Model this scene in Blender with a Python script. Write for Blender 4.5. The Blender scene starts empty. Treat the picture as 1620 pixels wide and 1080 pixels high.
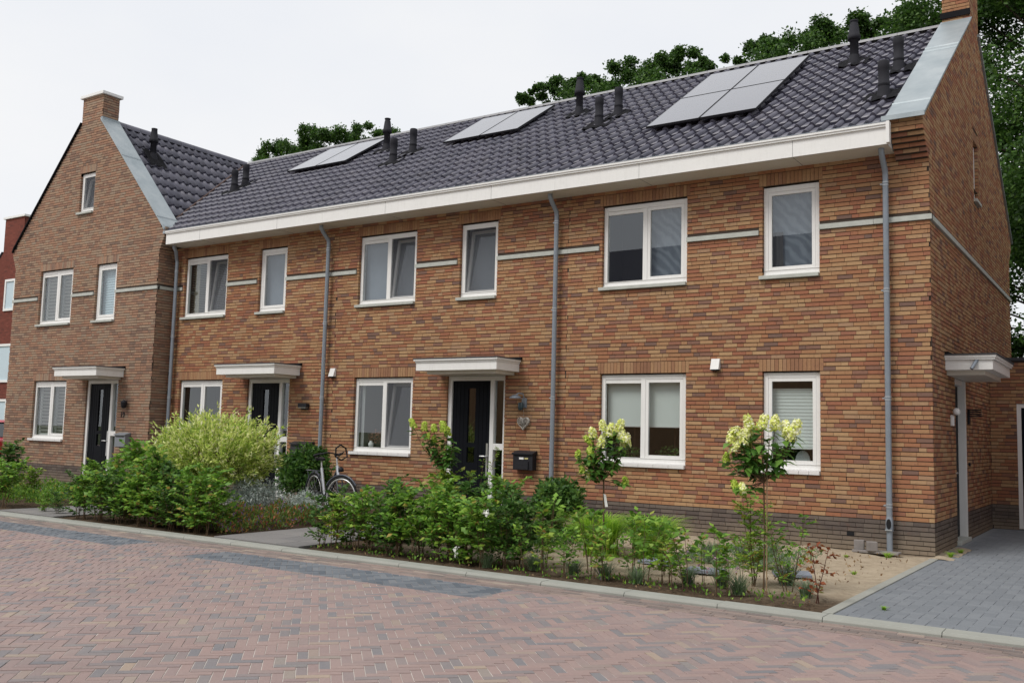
import bpy, math, random
import numpy as np
from mathutils import Vector, Matrix

R = math.radians
sc = bpy.context.scene
COL = sc.collection

# ------------------------------------------------------------------ camera, sky, sun, exposure
cam_d = bpy.data.cameras.new('camera')
cam = bpy.data.objects.new('camera', cam_d); COL.objects.link(cam)
CAMP = np.array([2.444, -13.9092, 1.4907]); YAW, PITCH, ROLL = 0.5899, 0.0956, 0.0256
FW = np.array([-math.sin(YAW)*math.cos(PITCH), math.cos(YAW)*math.cos(PITCH), math.sin(PITCH)])
_r0 = np.array([math.cos(YAW), math.sin(YAW), 0.0]); _u0 = np.cross(_r0, FW)
RT = _r0*math.cos(ROLL) + _u0*math.sin(ROLL); UP = np.cross(RT, FW)
cam.matrix_world = Matrix(((RT[0], UP[0], -FW[0], CAMP[0]), (RT[1], UP[1], -FW[1], CAMP[1]),
                           (RT[2], UP[2], -FW[2], CAMP[2]), (0, 0, 0, 1)))
cam_d.sensor_width = 36.0; cam_d.lens = 1511.1/1620*36
cam_d.clip_start = 0.1; cam_d.clip_end = 1500
sc.camera = cam

SUN_EL, SUN_AZ = 52, 205        # azimuth from +Y (north) clockwise; light comes from the street side, a little left
world = bpy.data.worlds.new('World'); sc.world = world; world.use_nodes = True
wn = world.node_tree; wn.nodes.clear()
def WN(t, **k):
    n = wn.nodes.new(t)
    for a, b in k.items(): setattr(n, a, b)
    return n
w_out = WN('ShaderNodeOutputWorld'); w_bg = WN('ShaderNodeBackground')
w_sky = WN('ShaderNodeTexSky', sky_type='NISHITA', sun_disc=False)
w_sky.sun_elevation = R(SUN_EL); w_sky.sun_rotation = R(SUN_AZ)
w_tc = WN('ShaderNodeTexCoord')
w_map = WN('ShaderNodeMapping'); w_map.inputs['Scale'].default_value = (1, 1, 2.2)
w_no = WN('ShaderNodeTexNoise'); w_no.inputs['Scale'].default_value = 2.2; w_no.inputs['Detail'].default_value = 6
w_no.inputs['Roughness'].default_value = 0.5
w_cr = WN('ShaderNodeValToRGB')
w_cr.color_ramp.elements[0].position = 0.30; w_cr.color_ramp.elements[0].color = (8.5, 8.7, 9.1, 1)
w_cr.color_ramp.elements[1].position = 0.62; w_cr.color_ramp.elements[1].color = (9.3, 9.3, 9.35, 1)
w_mix = WN('ShaderNodeMixRGB'); w_mix.inputs[0].default_value = 0.93
wn.links.new(w_tc.outputs['Generated'], w_map.inputs[0]); wn.links.new(w_map.outputs[0], w_no.inputs['Vector'])
wn.links.new(w_no.outputs['Fac'], w_cr.inputs[0]); wn.links.new(w_sky.outputs[0], w_mix.inputs[1])
wn.links.new(w_cr.outputs[0], w_mix.inputs[2]); wn.links.new(w_mix.outputs[0], w_bg.inputs[0])
w_bg.inputs['Strength'].default_value = 0.087
wn.links.new(w_bg.outputs[0], w_out.inputs[0])

sun_d = bpy.data.lights.new('sun', 'SUN'); sun_d.energy = 1.9; sun_d.angle = R(24); sun_d.color = (1.0, 0.965, 0.91)
sun = bpy.data.objects.new('sun', sun_d); COL.objects.link(sun)
_az = R(SUN_AZ); _d = Vector((math.sin(_az)*math.cos(R(SUN_EL)), math.cos(_az)*math.cos(R(SUN_EL)), math.sin(R(SUN_EL))))
sun.rotation_euler = _d.to_track_quat('Z', 'Y').to_euler()

sc.view_settings.view_transform = 'Standard'; sc.view_settings.look = 'None'
sc.view_settings.exposure = 0.27; sc.view_settings.gamma = 1.0; sc.view_settings.use_curve_mapping = False
sc.render.engine = 'CYCLES'
sc.cycles.use_denoising = True
sc.cycles.max_bounces = 7; sc.cycles.diffuse_bounces = 3; sc.cycles.glossy_bounces = 3
sc.cycles.transmission_bounces = 4; sc.cycles.transparent_max_bounces = 16
sc.cycles.caustics_reflective = False; sc.cycles.caustics_refractive = False

rng = np.random.default_rng(7); rnd = random.Random(11)

# ------------------------------------------------------------------ materials
def lin(c): return tuple(c) + (1.0,)
class Mat:
    def __init__(s, name):
        s.m = bpy.data.materials.new(name); s.m.use_nodes = True; s.t = s.m.node_tree; s.t.nodes.clear()
        s.out = s.N('ShaderNodeOutputMaterial')
    def N(s, t, **k):
        n = s.t.nodes.new(t)
        for a, b in k.items(): setattr(n, a, b)
        return n
    def L(s, a, b): s.t.links.new(a, b)
    def noise(s, scale, detail=4, rough=0.55, coord='pos', stretch=None):
        if coord == 'pos': o = s.N('ShaderNodeNewGeometry').outputs['Position']
        else: o = s.N('ShaderNodeTexCoord').outputs['Object']
        if stretch:
            mp = s.N('ShaderNodeMapping'); mp.inputs['Scale'].default_value = stretch; s.L(o, mp.inputs[0]); o = mp.outputs[0]
        n = s.N('ShaderNodeTexNoise'); n.inputs['Scale'].default_value = scale
        n.inputs['Detail'].default_value = detail; n.inputs['Roughness'].default_value = rough
        s.L(o, n.inputs['Vector']); return n.outputs['Fac']
    def ramp(s, fac, stops, interp='LINEAR'):
        r = s.N('ShaderNodeValToRGB'); r.color_ramp.interpolation = interp
        e = r.color_ramp.elements
        while len(e) < len(stops): e.new(0.5)
        for i, (p, c) in enumerate(stops): e[i].position = p; e[i].color = lin(c)
        s.L(fac, r.inputs[0]); return r.outputs[0]
    def math(s, op, a, b=None):
        n = s.N('ShaderNodeMath', operation=op)
        for i, v in enumerate((a, b)):
            if v is None: continue
            if isinstance(v, (int, float)): n.inputs[i].default_value = v
            else: s.L(v, n.inputs[i])
        return n.outputs[0]
    def mul(s, col, fac, lo, hi):
        mr = s.N('ShaderNodeMapRange'); mr.inputs['To Min'].default_value = lo; mr.inputs['To Max'].default_value = hi
        s.L(fac, mr.inputs['Value'])
        v = s.N('ShaderNodeVectorMath', operation='SCALE'); s.L(col, v.inputs[0]); s.L(mr.outputs[0], v.inputs['Scale'])
        return v.outputs[0]
    def mix(s, fac, a, b):
        n = s.N('ShaderNodeMixRGB')
        if isinstance(fac, (int, float)): n.inputs[0].default_value = fac
        else: s.L(fac, n.inputs[0])
        for i, v in ((1, a), (2, b)):
            if isinstance(v, tuple): n.inputs[i].default_value = lin(v)
            else: s.L(v, n.inputs[i])
        return n.outputs[0]
    def rand(s):
        a = s.N('ShaderNodeNewGeometry').outputs['Random Per Island']; b = s.N('ShaderNodeObjectInfo').outputs['Random']
        return s.math('FRACT', s.math('ADD', a, s.math('MULTIPLY', b, 13.37)))
    def bsdf(s, col, rough=0.8, spec=0.3, metal=0.0, bump=None, bdist=0.002, bstr=0.5, coat=0.0):
        p = s.N('ShaderNodeBsdfPrincipled')
        if isinstance(col, tuple): p.inputs['Base Color'].default_value = lin(col)
        else: s.L(col, p.inputs['Base Color'])
        if isinstance(rough, (int, float)): p.inputs['Roughness'].default_value = rough
        else: s.L(rough, p.inputs['Roughness'])
        p.inputs['Specular IOR Level'].default_value = spec; p.inputs['Metallic'].default_value = metal
        p.inputs['Coat Weight'].default_value = coat; p.inputs['Coat Roughness'].default_value = 0.05
        if bump is not None:
            b = s.N('ShaderNodeBump'); b.inputs['Distance'].default_value = bdist; b.inputs['Strength'].default_value = bstr
            s.L(bump, b.inputs['Height']); s.L(b.outputs[0], p.inputs['Normal'])
        s.p = p; s.L(p.outputs[0], s.out.inputs[0]); return s

def m_plain(name, col, rough=0.6, spec=0.4, var=0.12, scale=6.0, metal=0.0, bump=0.0, coat=0.0):
    M = Mat(name); n = M.noise(scale, 5)
    base = M.N('ShaderNodeRGB'); base.outputs[0].default_value = lin(col)
    c = M.mul(base.outputs[0], n, 1-var, 1+var)
    M.bsdf(c, rough, spec, metal, bump=(M.noise(scale*14, 3) if bump else None), bdist=bump, coat=coat); return M.m

def m_brick(name, stops, pos_tint=0.0):
    M = Mat(name); r = M.rand()
    c = M.ramp(r, stops)
    c = M.mul(c, M.noise(26, 6, 0.75), 0.74, 1.26)
    c = M.mix(0.10, c, (0.25, 0.18, 0.14))
    c = M.mul(c, M.noise(0.7, 3, 0.5), 0.88, 1.12)
    # occasional burnt blotches inside a brick
    b = M.ramp(M.noise(11, 4, 0.6), [(0.56, (0, 0, 0)), (0.7, (1, 1, 1))])
    c = M.mix(M.math('MULTIPLY', b, 0.38), c, (0.15, 0.075, 0.055))
    if pos_tint:      # sand splashed on the lowest courses
        sp = M.N('ShaderNodeSeparateXYZ'); M.L(M.N('ShaderNodeNewGeometry').outputs['Position'], sp.inputs[0])
        mr = M.N('ShaderNodeMapRange'); mr.inputs['From Min'].default_value = 0.30; mr.inputs['From Max'].default_value = 0.0; mr.inputs['To Max'].default_value = 0.75
        M.L(M.math('ADD', sp.outputs[2], M.math('MULTIPLY', M.math('SUBTRACT', M.noise(3, 5), 0.5), 0.3)), mr.inputs['Value']); c = M.mix(mr.outputs[0], c, (0.27, 0.215, 0.155))
    M.bsdf(c, 0.92, 0.12, bump=M.noise(170, 4, 0.7), bdist=0.0012, bstr=0.5); return M.m

M_BRICK = m_brick('brick_orange_mix', [(0.0, (0.17, 0.105, 0.085)), (0.06, (0.24, 0.125, 0.088)), (0.20, (0.32, 0.128, 0.074)),
    (0.38, (0.35, 0.162, 0.084)), (0.60, (0.375, 0.205, 0.105)), (0.82, (0.44, 0.275, 0.145)), (1.0, (0.36, 0.22, 0.135))])
M_BRICKG = m_brick('brick_brown_mix', [(0.0, (0.20, 0.14, 0.11)), (0.2, (0.29, 0.17, 0.12)), (0.45, (0.36, 0.205, 0.135)),
    (0.7, (0.35, 0.24, 0.165)), (1.0, (0.31, 0.235, 0.175))])
M_PLINTH = m_brick('brick_plinth_dark', [(0.0, (0.085, 0.072, 0.068)), (0.5, (0.12, 0.10, 0.09)), (1.0, (0.155, 0.13, 0.11))], 1.0)
M_ROLL = m_brick('brick_soldier', [(0.0, (0.25, 0.125, 0.075)), (0.4, (0.34, 0.18, 0.095)), (0.8, (0.39, 0.235, 0.125)), (1.0, (0.3, 0.16, 0.1))])
M_REDB = m_brick('brick_dark_red', [(0.0, (0.10, 0.03, 0.025)), (0.5, (0.16, 0.04, 0.03)), (1.0, (0.2, 0.055, 0.04))])
M_MORTAR = m_plain('mortar_dark', (0.075, 0.06, 0.05), 0.95, 0.1, 0.25, 20, bump=0.002)
M_MORTARP = m_plain('mortar_plinth', (0.07, 0.058, 0.05), 0.95, 0.1, 0.25, 20)

def m_tile():
    M = Mat('roof_tile_anthracite'); r = M.rand()
    c = M.ramp(r, [(0, (0.072, 0.072, 0.10)), (0.5, (0.09, 0.088, 0.122)), (1, (0.12, 0.117, 0.152))])
    c = M.mul(c, M.noise(9, 4), 0.8, 1.2)
    d = M.ramp(M.noise(2.3, 5, 0.7), [(0.5, (0, 0, 0)), (0.75, (1, 1, 1))])
    c = M.mix(M.math('MULTIPLY', d, 0.25), c, (0.20, 0.18, 0.17))
    M.bsdf(c, 0.42, 0.55, bump=M.noise(60, 3), bdist=0.001); return M.m
M_TILE = m_tile()
M_RIDGE = m_plain('ridge_grey', (0.26, 0.26, 0.27), 0.5, 0.5, 0.2, 5)
M_UNDER = m_plain('roof_deck_dark', (0.03, 0.027, 0.027), 0.9, 0.1)

def m_white(name, col, dirt=0.2, rough=0.42):
    M = Mat(name)
    base = M.N('ShaderNodeRGB'); base.outputs[0].default_value = lin(col)
    c = M.mul(base.outputs[0], M.noise(3.0, 5, 0.6), 0.93, 1.04)
    st = M.ramp(M.noise(4.0, 6, 0.7, stretch=(5, 5, 0.8)), [(0.5, (0, 0, 0)), (0.82, (1, 1, 1))])
    c = M.mix(M.math('MULTIPLY', st, dirt), c, (0.33, 0.31, 0.26))
    M.bsdf(c, rough, 0.4, bump=M.noise(80, 2), bdist=0.0006); return M.m
M_WHITE = m_white('white_paint', (0.81, 0.805, 0.79), 0.14)
M_FASCIA = m_white('fascia_offwhite', (0.80, 0.795, 0.775), 0.18)
M_SOFFIT = m_white('soffit_cream', (0.66, 0.63, 0.56), 0.1)
M_SILLW = m_white('sill_white', (0.72, 0.71, 0.70), 0.2)
M_CONC = m_plain('concrete_band', (0.45, 0.465, 0.43), 0.85, 0.2, 0.22, 9, bump=0.002)
M_KERB = m_plain('kerb_concrete', (0.305, 0.31, 0.28), 0.9, 0.2, 0.16, 3.5, bump=0.002)

def m_zinc():
    M = Mat('zinc_sheet')
    c = M.ramp(M.noise(2.2, 6, 0.65), [(0.3, (0.27, 0.32, 0.345)), (0.6, (0.37, 0.415, 0.435)), (0.8, (0.44, 0.475, 0.48))])
    w = M.ramp(M.noise(7, 6, 0.7), [(0.62, (0, 0, 0)), (0.75, (1, 1, 1))])
    c = M.mix(M.math('MULTIPLY', w, 0.3), c, (0.55, 0.56, 0.54))
    M.bsdf(c, 0.42, 0.5, 0.35, bump=M.noise(5, 3), bdist=0.004, bstr=0.25); return M.m
M_ZINC = m_zinc()
M_PIPE = m_plain('zinc_pipe', (0.255, 0.29, 0.335), 0.45, 0.5, 0.16, 8, metal=0.3)
M_PIPELOW = m_plain('pipe_base_grey_green', (0.22, 0.25, 0.235), 0.6, 0.4, 0.25, 8)
M_CLAMP = m_plain('pipe_clamp', (0.42, 0.45, 0.48), 0.4, 0.5, 0.1, 8, metal=0.4)
M_BLACKP = m_plain('black_plastic', (0.018, 0.018, 0.022), 0.55, 0.25, 0.2, 8)
M_VENTD = m_plain('vent_anthracite', (0.028, 0.028, 0.034), 0.75, 0.15, 0.25, 8)
M_LEAD = m_plain('lead_flashing', (0.014, 0.014, 0.016), 0.9, 0.08, 0.3, 10, bump=0.003)
M_DOOR = m_plain('door_black', (0.007, 0.008, 0.011), 0.5, 0.08, 0.1, 5)
M_GROOVE = m_plain('door_groove', (0.003, 0.003, 0.004), 0.8, 0.1)
M_METAL = m_plain('brushed_metal', (0.6, 0.6, 0.6), 0.35, 0.5, 0.1, 8, metal=0.8)
M_ROOFFELT = m_plain('roofing_felt', (0.06, 0.062, 0.068), 0.85, 0.2, 0.2, 8)
M_DARK = m_plain('dark_interior', (0.02, 0.02, 0.022), 0.9, 0.1)
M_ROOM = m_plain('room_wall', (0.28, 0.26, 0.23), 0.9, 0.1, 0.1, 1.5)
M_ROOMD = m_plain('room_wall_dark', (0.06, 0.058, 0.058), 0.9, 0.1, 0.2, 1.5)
M_BLIND = m_plain('blind_grey_green', (0.68, 0.72, 0.70), 0.8, 0.2, 0.05, 2)
M_BLINDB = m_plain('blind_pale_blue', (0.52, 0.62, 0.68), 0.8, 0.2, 0.05, 2)
M_SLAT = m_plain('slat_blind_white', (0.62, 0.62, 0.60), 0.6, 0.3, 0.05, 2)
M_CURT = m_plain('curtain_grey', (0.20, 0.225, 0.27), 0.9, 0.1, 0.2, 3)
M_CURTY = m_plain('curtain_beige', (0.48, 0.44, 0.33), 0.9, 0.1, 0.1, 3)
M_VASE = m_plain('vase_white', (0.7, 0.7, 0.68), 0.4, 0.5)
M_TERRA = m_plain('dried_flower_brown', (0.2, 0.09, 0.06), 0.9, 0.1, 0.4, 30)
M_WOODD = m_plain('dark_wood', (0.09, 0.045, 0.03), 0.6, 0.3, 0.3, 10)

def m_net():
    M = Mat('curtain_net_pattern')
    tc = M.N('ShaderNodeNewGeometry').outputs['Position']
    w = M.N('ShaderNodeTexWave', wave_type='BANDS', bands_direction='DIAGONAL', wave_profile='SIN')
    w.inputs['Scale'].default_value = 3.4; w.inputs['Distortion'].default_value = 6; w.inputs['Detail'].default_value = 2
    M.L(tc, w.inputs['Vector'])
    c = M.ramp(w.outputs['Fac'], [(0.2, (0.135, 0.155, 0.19)), (0.9, (0.20, 0.225, 0.265))])
    M.bsdf(c, 0.9, 0.1); return M.m
M_NET = m_net()

def m_glass():
    M = Mat('window_glass')
    ge = M.N('ShaderNodeNewGeometry'); dt = M.N('ShaderNodeVectorMath', operation='DOT_PRODUCT'); M.L(ge.outputs['Normal'], dt.inputs[0]); M.L(ge.outputs['Incoming'], dt.inputs[1])
    sch = M.math('ADD', M.math('MULTIPLY', M.math('POWER', M.math('SUBTRACT', 1.0, M.math('ABSOLUTE', dt.outputs['Value'])), 4.0), 0.80), 0.12)   # two panes, both faces
    tr = M.N('ShaderNodeBsdfTransparent'); tr.inputs[0].default_value = (0.86, 0.9, 0.9, 1)
    gl = M.N('ShaderNodeBsdfGlossy'); gl.inputs['Roughness'].default_value = 0.0; gl.inputs[0].default_value = (0.92, 0.96, 1, 1)
    b = M.N('ShaderNodeBump'); b.inputs['Distance'].default_value = 0.003; b.inputs['Strength'].default_value = 0.06
    M.L(M.noise(1.2, 1), b.inputs['Height']); M.L(b.outputs[0], gl.inputs['Normal'])
    mx = M.N('ShaderNodeMixShader'); M.L(M.math('MINIMUM', sch, 1.0), mx.inputs[0])
    M.L(tr.outputs[0], mx.inputs[1]); M.L(gl.outputs[0], mx.inputs[2]); M.L(mx.outputs[0], M.out.inputs[0]); return M.m
M_GLASS = m_glass()

def m_screen():
    M = Mat('fly_screen_mesh'); tr = M.N('ShaderNodeBsdfTransparent'); df = M.N('ShaderNodeBsdfDiffuse'); df.inputs[0].default_value = (0.16, 0.17, 0.19, 1)
    mx = M.N('ShaderNodeMixShader'); mx.inputs[0].default_value = 0.42; M.L(tr.outputs[0], mx.inputs[1]); M.L(df.outputs[0], mx.inputs[2]); M.L(mx.outputs[0], M.out.inputs[0]); return M.m
M_SCREEN = m_screen()
def m_solar():
    M = Mat('solar_cells')
    M.bsdf((0.035, 0.038, 0.065), 0.2, 0.4, coat=1.0); M.p.inputs['Coat Roughness'].default_value = 0.06
    M.p.inputs['Coat IOR'].default_value = 1.38
    return M.m
M_SOLAR = m_solar()

def m_paver(name, stops, tint=(0.8, 1.2), grime=True):
    M = Mat(name); c = M.ramp(M.rand(), stops)
    c = M.mul(c, M.noise(45, 5, 0.7), 0.8, 1.2)
    c = M.mul(c, M.noise(0.55, 4, 0.6), tint[0], tint[1])
    if grime:
        g = M.ramp(M.noise(1.6, 5, 0.65), [(0.42, (0, 0, 0)), (0.72, (1, 1, 1))])
        c = M.mix(M.math('MULTIPLY', g, 0.3), c, (0.31, 0.26, 0.24))
    M.bsdf(c, 0.8, 0.3, bump=M.noise(150, 3, 0.7), bdist=0.002); return M.m
M_PAVE = m_paver('street_brick_red', [(0.0, (0.175, 0.17, 0.18)), (0.13, (0.205, 0.182, 0.182)), (0.24, (0.25, 0.188, 0.18)), (0.5, (0.275, 0.2, 0.186)),
    (0.75, (0.295, 0.213, 0.195)), (0.88, (0.245, 0.192, 0.182)), (0.96, (0.325, 0.255, 0.2)), (1.0, (0.18, 0.178, 0.188))])
M_PAVED = m_paver('street_brick_dark', [(0.0, (0.09, 0.105, 0.125)), (0.5, (0.13, 0.145, 0.165)), (1.0, (0.17, 0.18, 0.195))], grime=False)
M_PAVEG = m_paver('gutter_brick', [(0.0, (0.15, 0.128, 0.12)), (0.5, (0.215, 0.168, 0.15)), (0.85, (0.26, 0.195, 0.17)), (1.0, (0.33, 0.27, 0.22))])
M_DRIVE = m_paver('driveway_grey', [(0.0, (0.165, 0.18, 0.198)), (0.5, (0.178, 0.193, 0.212)), (1.0, (0.195, 0.21, 0.228))], (0.92, 1.08), grime=False)
M_PATH = m_paver('path_slab_grey', [(0.0, (0.17, 0.165, 0.165)), (1.0, (0.21, 0.2, 0.195))], (0.9, 1.1), grime=False)
M_JOINT = m_plain('joint_sand', (0.52, 0.48, 0.44), 0.95, 0.1, 0.3, 14)
M_JOINTD = m_plain('joint_sand_grey', (0.24, 0.255, 0.27), 0.95, 0.1, 0.3, 14)
M_ROADFAR = m_plain('road_far', (0.27, 0.19, 0.17), 0.9, 0.2, 0.15, 2)
M_STONE = m_plain('stone_block', (0.24, 0.22, 0.21), 0.9, 0.2, 0.25, 15, bump=0.004)
M_SLATE = m_plain('blue_slate', (0.21, 0.23, 0.275), 0.8, 0.3, 0.2, 12, bump=0.004)

def m_soil():
    M = Mat('garden_soil')
    pos = M.N('ShaderNodeNewGeometry').outputs['Position']
    sep = M.N('ShaderNodeSeparateXYZ'); M.L(pos, sep.inputs[0])
    sand = M.ramp(M.noise(5, 8, 0.75), [(0.3, (0.30, 0.245, 0.18)), (0.5, (0.41, 0.34, 0.25)), (0.75, (0.49, 0.415, 0.315))])
    soil = M.ramp(M.noise(13, 6, 0.7), [(0.3, (0.045, 0.032, 0.022)), (0.55, (0.10, 0.07, 0.047)), (0.8, (0.2, 0.145, 0.10))])
    # dug-over strip along the kerb and planted beds are dark, bare ground is sandy
    mr = M.N('ShaderNodeMapRange', interpolation_type='SMOOTHSTEP'); mr.inputs['From Min'].default_value = -4.95; mr.inputs['From Max'].default_value = -3.9
    yy = M.math('ADD', sep.outputs[1], M.math('MULTIPLY', M.math('SUBTRACT', M.noise(2.4, 4), 0.5), 0.9)); M.L(yy, mr.inputs['Value'])
    mx = M.N('ShaderNodeMapRange', interpolation_type='SMOOTHSTEP'); mx.inputs['From Min'].default_value = -6.4; mx.inputs['From Max'].default_value = -4.2
    M.L(M.math('ADD', sep.outputs[0], M.math('MULTIPLY', M.math('SUBTRACT', M.noise(1.5, 4), 0.5), 2.2)), mx.inputs['Value'])
    c = M.mix(M.math('MULTIPLY', mr.outputs[0], mx.outputs[0]), soil, sand)
    M.bsdf(c, 0.97, 0.1, bump=M.noise(40, 6, 0.8), bdist=0.02, bstr=0.8); return M.m
M_SOIL = m_soil()
M_GROUND = m_plain('ground_far', (0.10, 0.12, 0.06), 0.95, 0.1, 0.3, 0.4)

def m_leaf(name, stops, trans=0.35, rough=0.5, var=0.2, vscale=2.0):
    M = Mat(name); c = M.ramp(M.rand(), stops)
    c = M.mul(c, M.noise(vscale, 3), 1-var, 1+var)
    p = M.N('ShaderNodeBsdfPrincipled'); M.L(c, p.inputs['Base Color']); p.inputs['Roughness'].default_value = rough
    p.inputs['Specular IOR Level'].default_value = 0.35
    t = M.N('ShaderNodeBsdfTranslucent'); M.L(M.mul(c, M.noise(vscale, 1), 1.25, 1.25), t.inputs[0])
    mx = M.N('ShaderNodeMixShader'); mx.inputs[0].default_value = trans
    M.L(p.outputs[0], mx.inputs[1]); M.L(t.outputs[0], mx.inputs[2]); M.L(mx.outputs[0], M.out.inputs[0]); return M.m
M_LHEDGE = m_leaf('leaf_hedge', [(0, (0.065, 0.16, 0.022)), (0.4, (0.125, 0.27, 0.034)), (0.8, (0.215, 0.39, 0.05)), (0.94, (0.33, 0.49, 0.07)), (1, (0.36, 0.22, 0.06))])
M_LHEDGED = m_leaf('leaf_shrub_dark', [(0, (0.03, 0.08, 0.018)), (0.5, (0.06, 0.145, 0.028)), (0.9, (0.11, 0.22, 0.038)), (1, (0.17, 0.28, 0.055))])
M_LHEDGEY = m_leaf('leaf_young_yellow', [(0, (0.12, 0.24, 0.03)), (0.5, (0.21, 0.36, 0.045)), (0.88, (0.32, 0.43, 0.06)), (0.96, (0.34, 0.24, 0.07)), (1, (0.27, 0.10, 0.04))])
M_LWILLOW = m_leaf('leaf_variegated', [(0, (0.14, 0.25, 0.035)), (0.25, (0.38, 0.52, 0.09)), (0.6, (0.62, 0.70, 0.19)), (0.85, (0.78, 0.80, 0.36)), (1, (0.86, 0.83, 0.58))], var=0.45, vscale=7)
M_LSILVER = m_leaf('leaf_silver', [(0, (0.20, 0.26, 0.22)), (0.5, (0.40, 0.46, 0.42)), (1, (0.62, 0.66, 0.63))], 0.25)
M_LGRASS = m_leaf('grass_blade', [(0, (0.16, 0.34, 0.025)), (0.5, (0.30, 0.52, 0.045)), (1, (0.45, 0.64, 0.09))], 0.4)
M_LLAV = m_leaf('leaf_lavender', [(0, (0.10, 0.17, 0.08)), (0.6, (0.18, 0.26, 0.14)), (0.92, (0.25, 0.33, 0.19)), (1, (0.3, 0.2, 0.36))], 0.3)
M_LCOVER = m_leaf('leaf_groundcover', [(0, (0.07, 0.14, 0.025)), (0.5, (0.13, 0.22, 0.04)), (0.68, (0.22, 0.17, 0.05)), (0.86, (0.42, 0.13, 0.05)), (0.94, (0.16, 0.10, 0.24)), (1, (0.26, 0.15, 0.32))], 0.3, var=0.35)
M_LHYD = m_leaf('leaf_hydrangea', [(0, (0.045, 0.12, 0.022)), (0.5, (0.085, 0.20, 0.035)), (1, (0.16, 0.30, 0.05))], 0.3, 0.4)
M_FLOW = m_leaf('hydrangea_petals', [(0, (0.60, 0.70, 0.10)), (0.3, (0.80, 0.84, 0.24)), (0.6, (0.90, 0.90, 0.50)), (1, (0.92, 0.91, 0.78))], 0.3, 0.6, 0.25, 9)
M_FLOWG = m_leaf('hydrangea_petals_lime', [(0, (0.35, 0.5, 0.05)), (0.5, (0.5, 0.63, 0.08)), (1, (0.68, 0.72, 0.2))], 0.3, 0.6, 0.25, 9)
M_LRED = m_leaf('leaf_rust', [(0, (0.18, 0.045, 0.02)), (0.5, (0.30, 0.085, 0.03)), (0.85, (0.36, 0.14, 0.05)), (1, (0.15, 0.18, 0.04))], 0.3)
M_LTREE = m_leaf('leaf_tree', [(0, (0.026, 0.062, 0.013)), (0.5, (0.048, 0.11, 0.02)), (0.85, (0.08, 0.165, 0.03)), (1, (0.13, 0.23, 0.04))], 0.35, 0.5, 0.35, 0.45)
M_PETALW = m_leaf('petal_white', [(0, (0.75, 0.75, 0.72)), (1, (0.85, 0.85, 0.8))], 0.2)
M_PETALP = m_leaf('petal_mauve', [(0, (0.35, 0.2, 0.3)), (1, (0.55, 0.38, 0.45))], 0.2)
M_STEM = m_plain('stem_brown', (0.13, 0.085, 0.05), 0.85, 0.2, 0.3, 20)
M_STEMP = m_plain('stem_pale', (0.36, 0.25, 0.15), 0.8, 0.2, 0.25, 20)
M_BARK = m_plain('bark', (0.075, 0.06, 0.045), 0.95, 0.1, 0.35, 6, bump=0.01)

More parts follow.
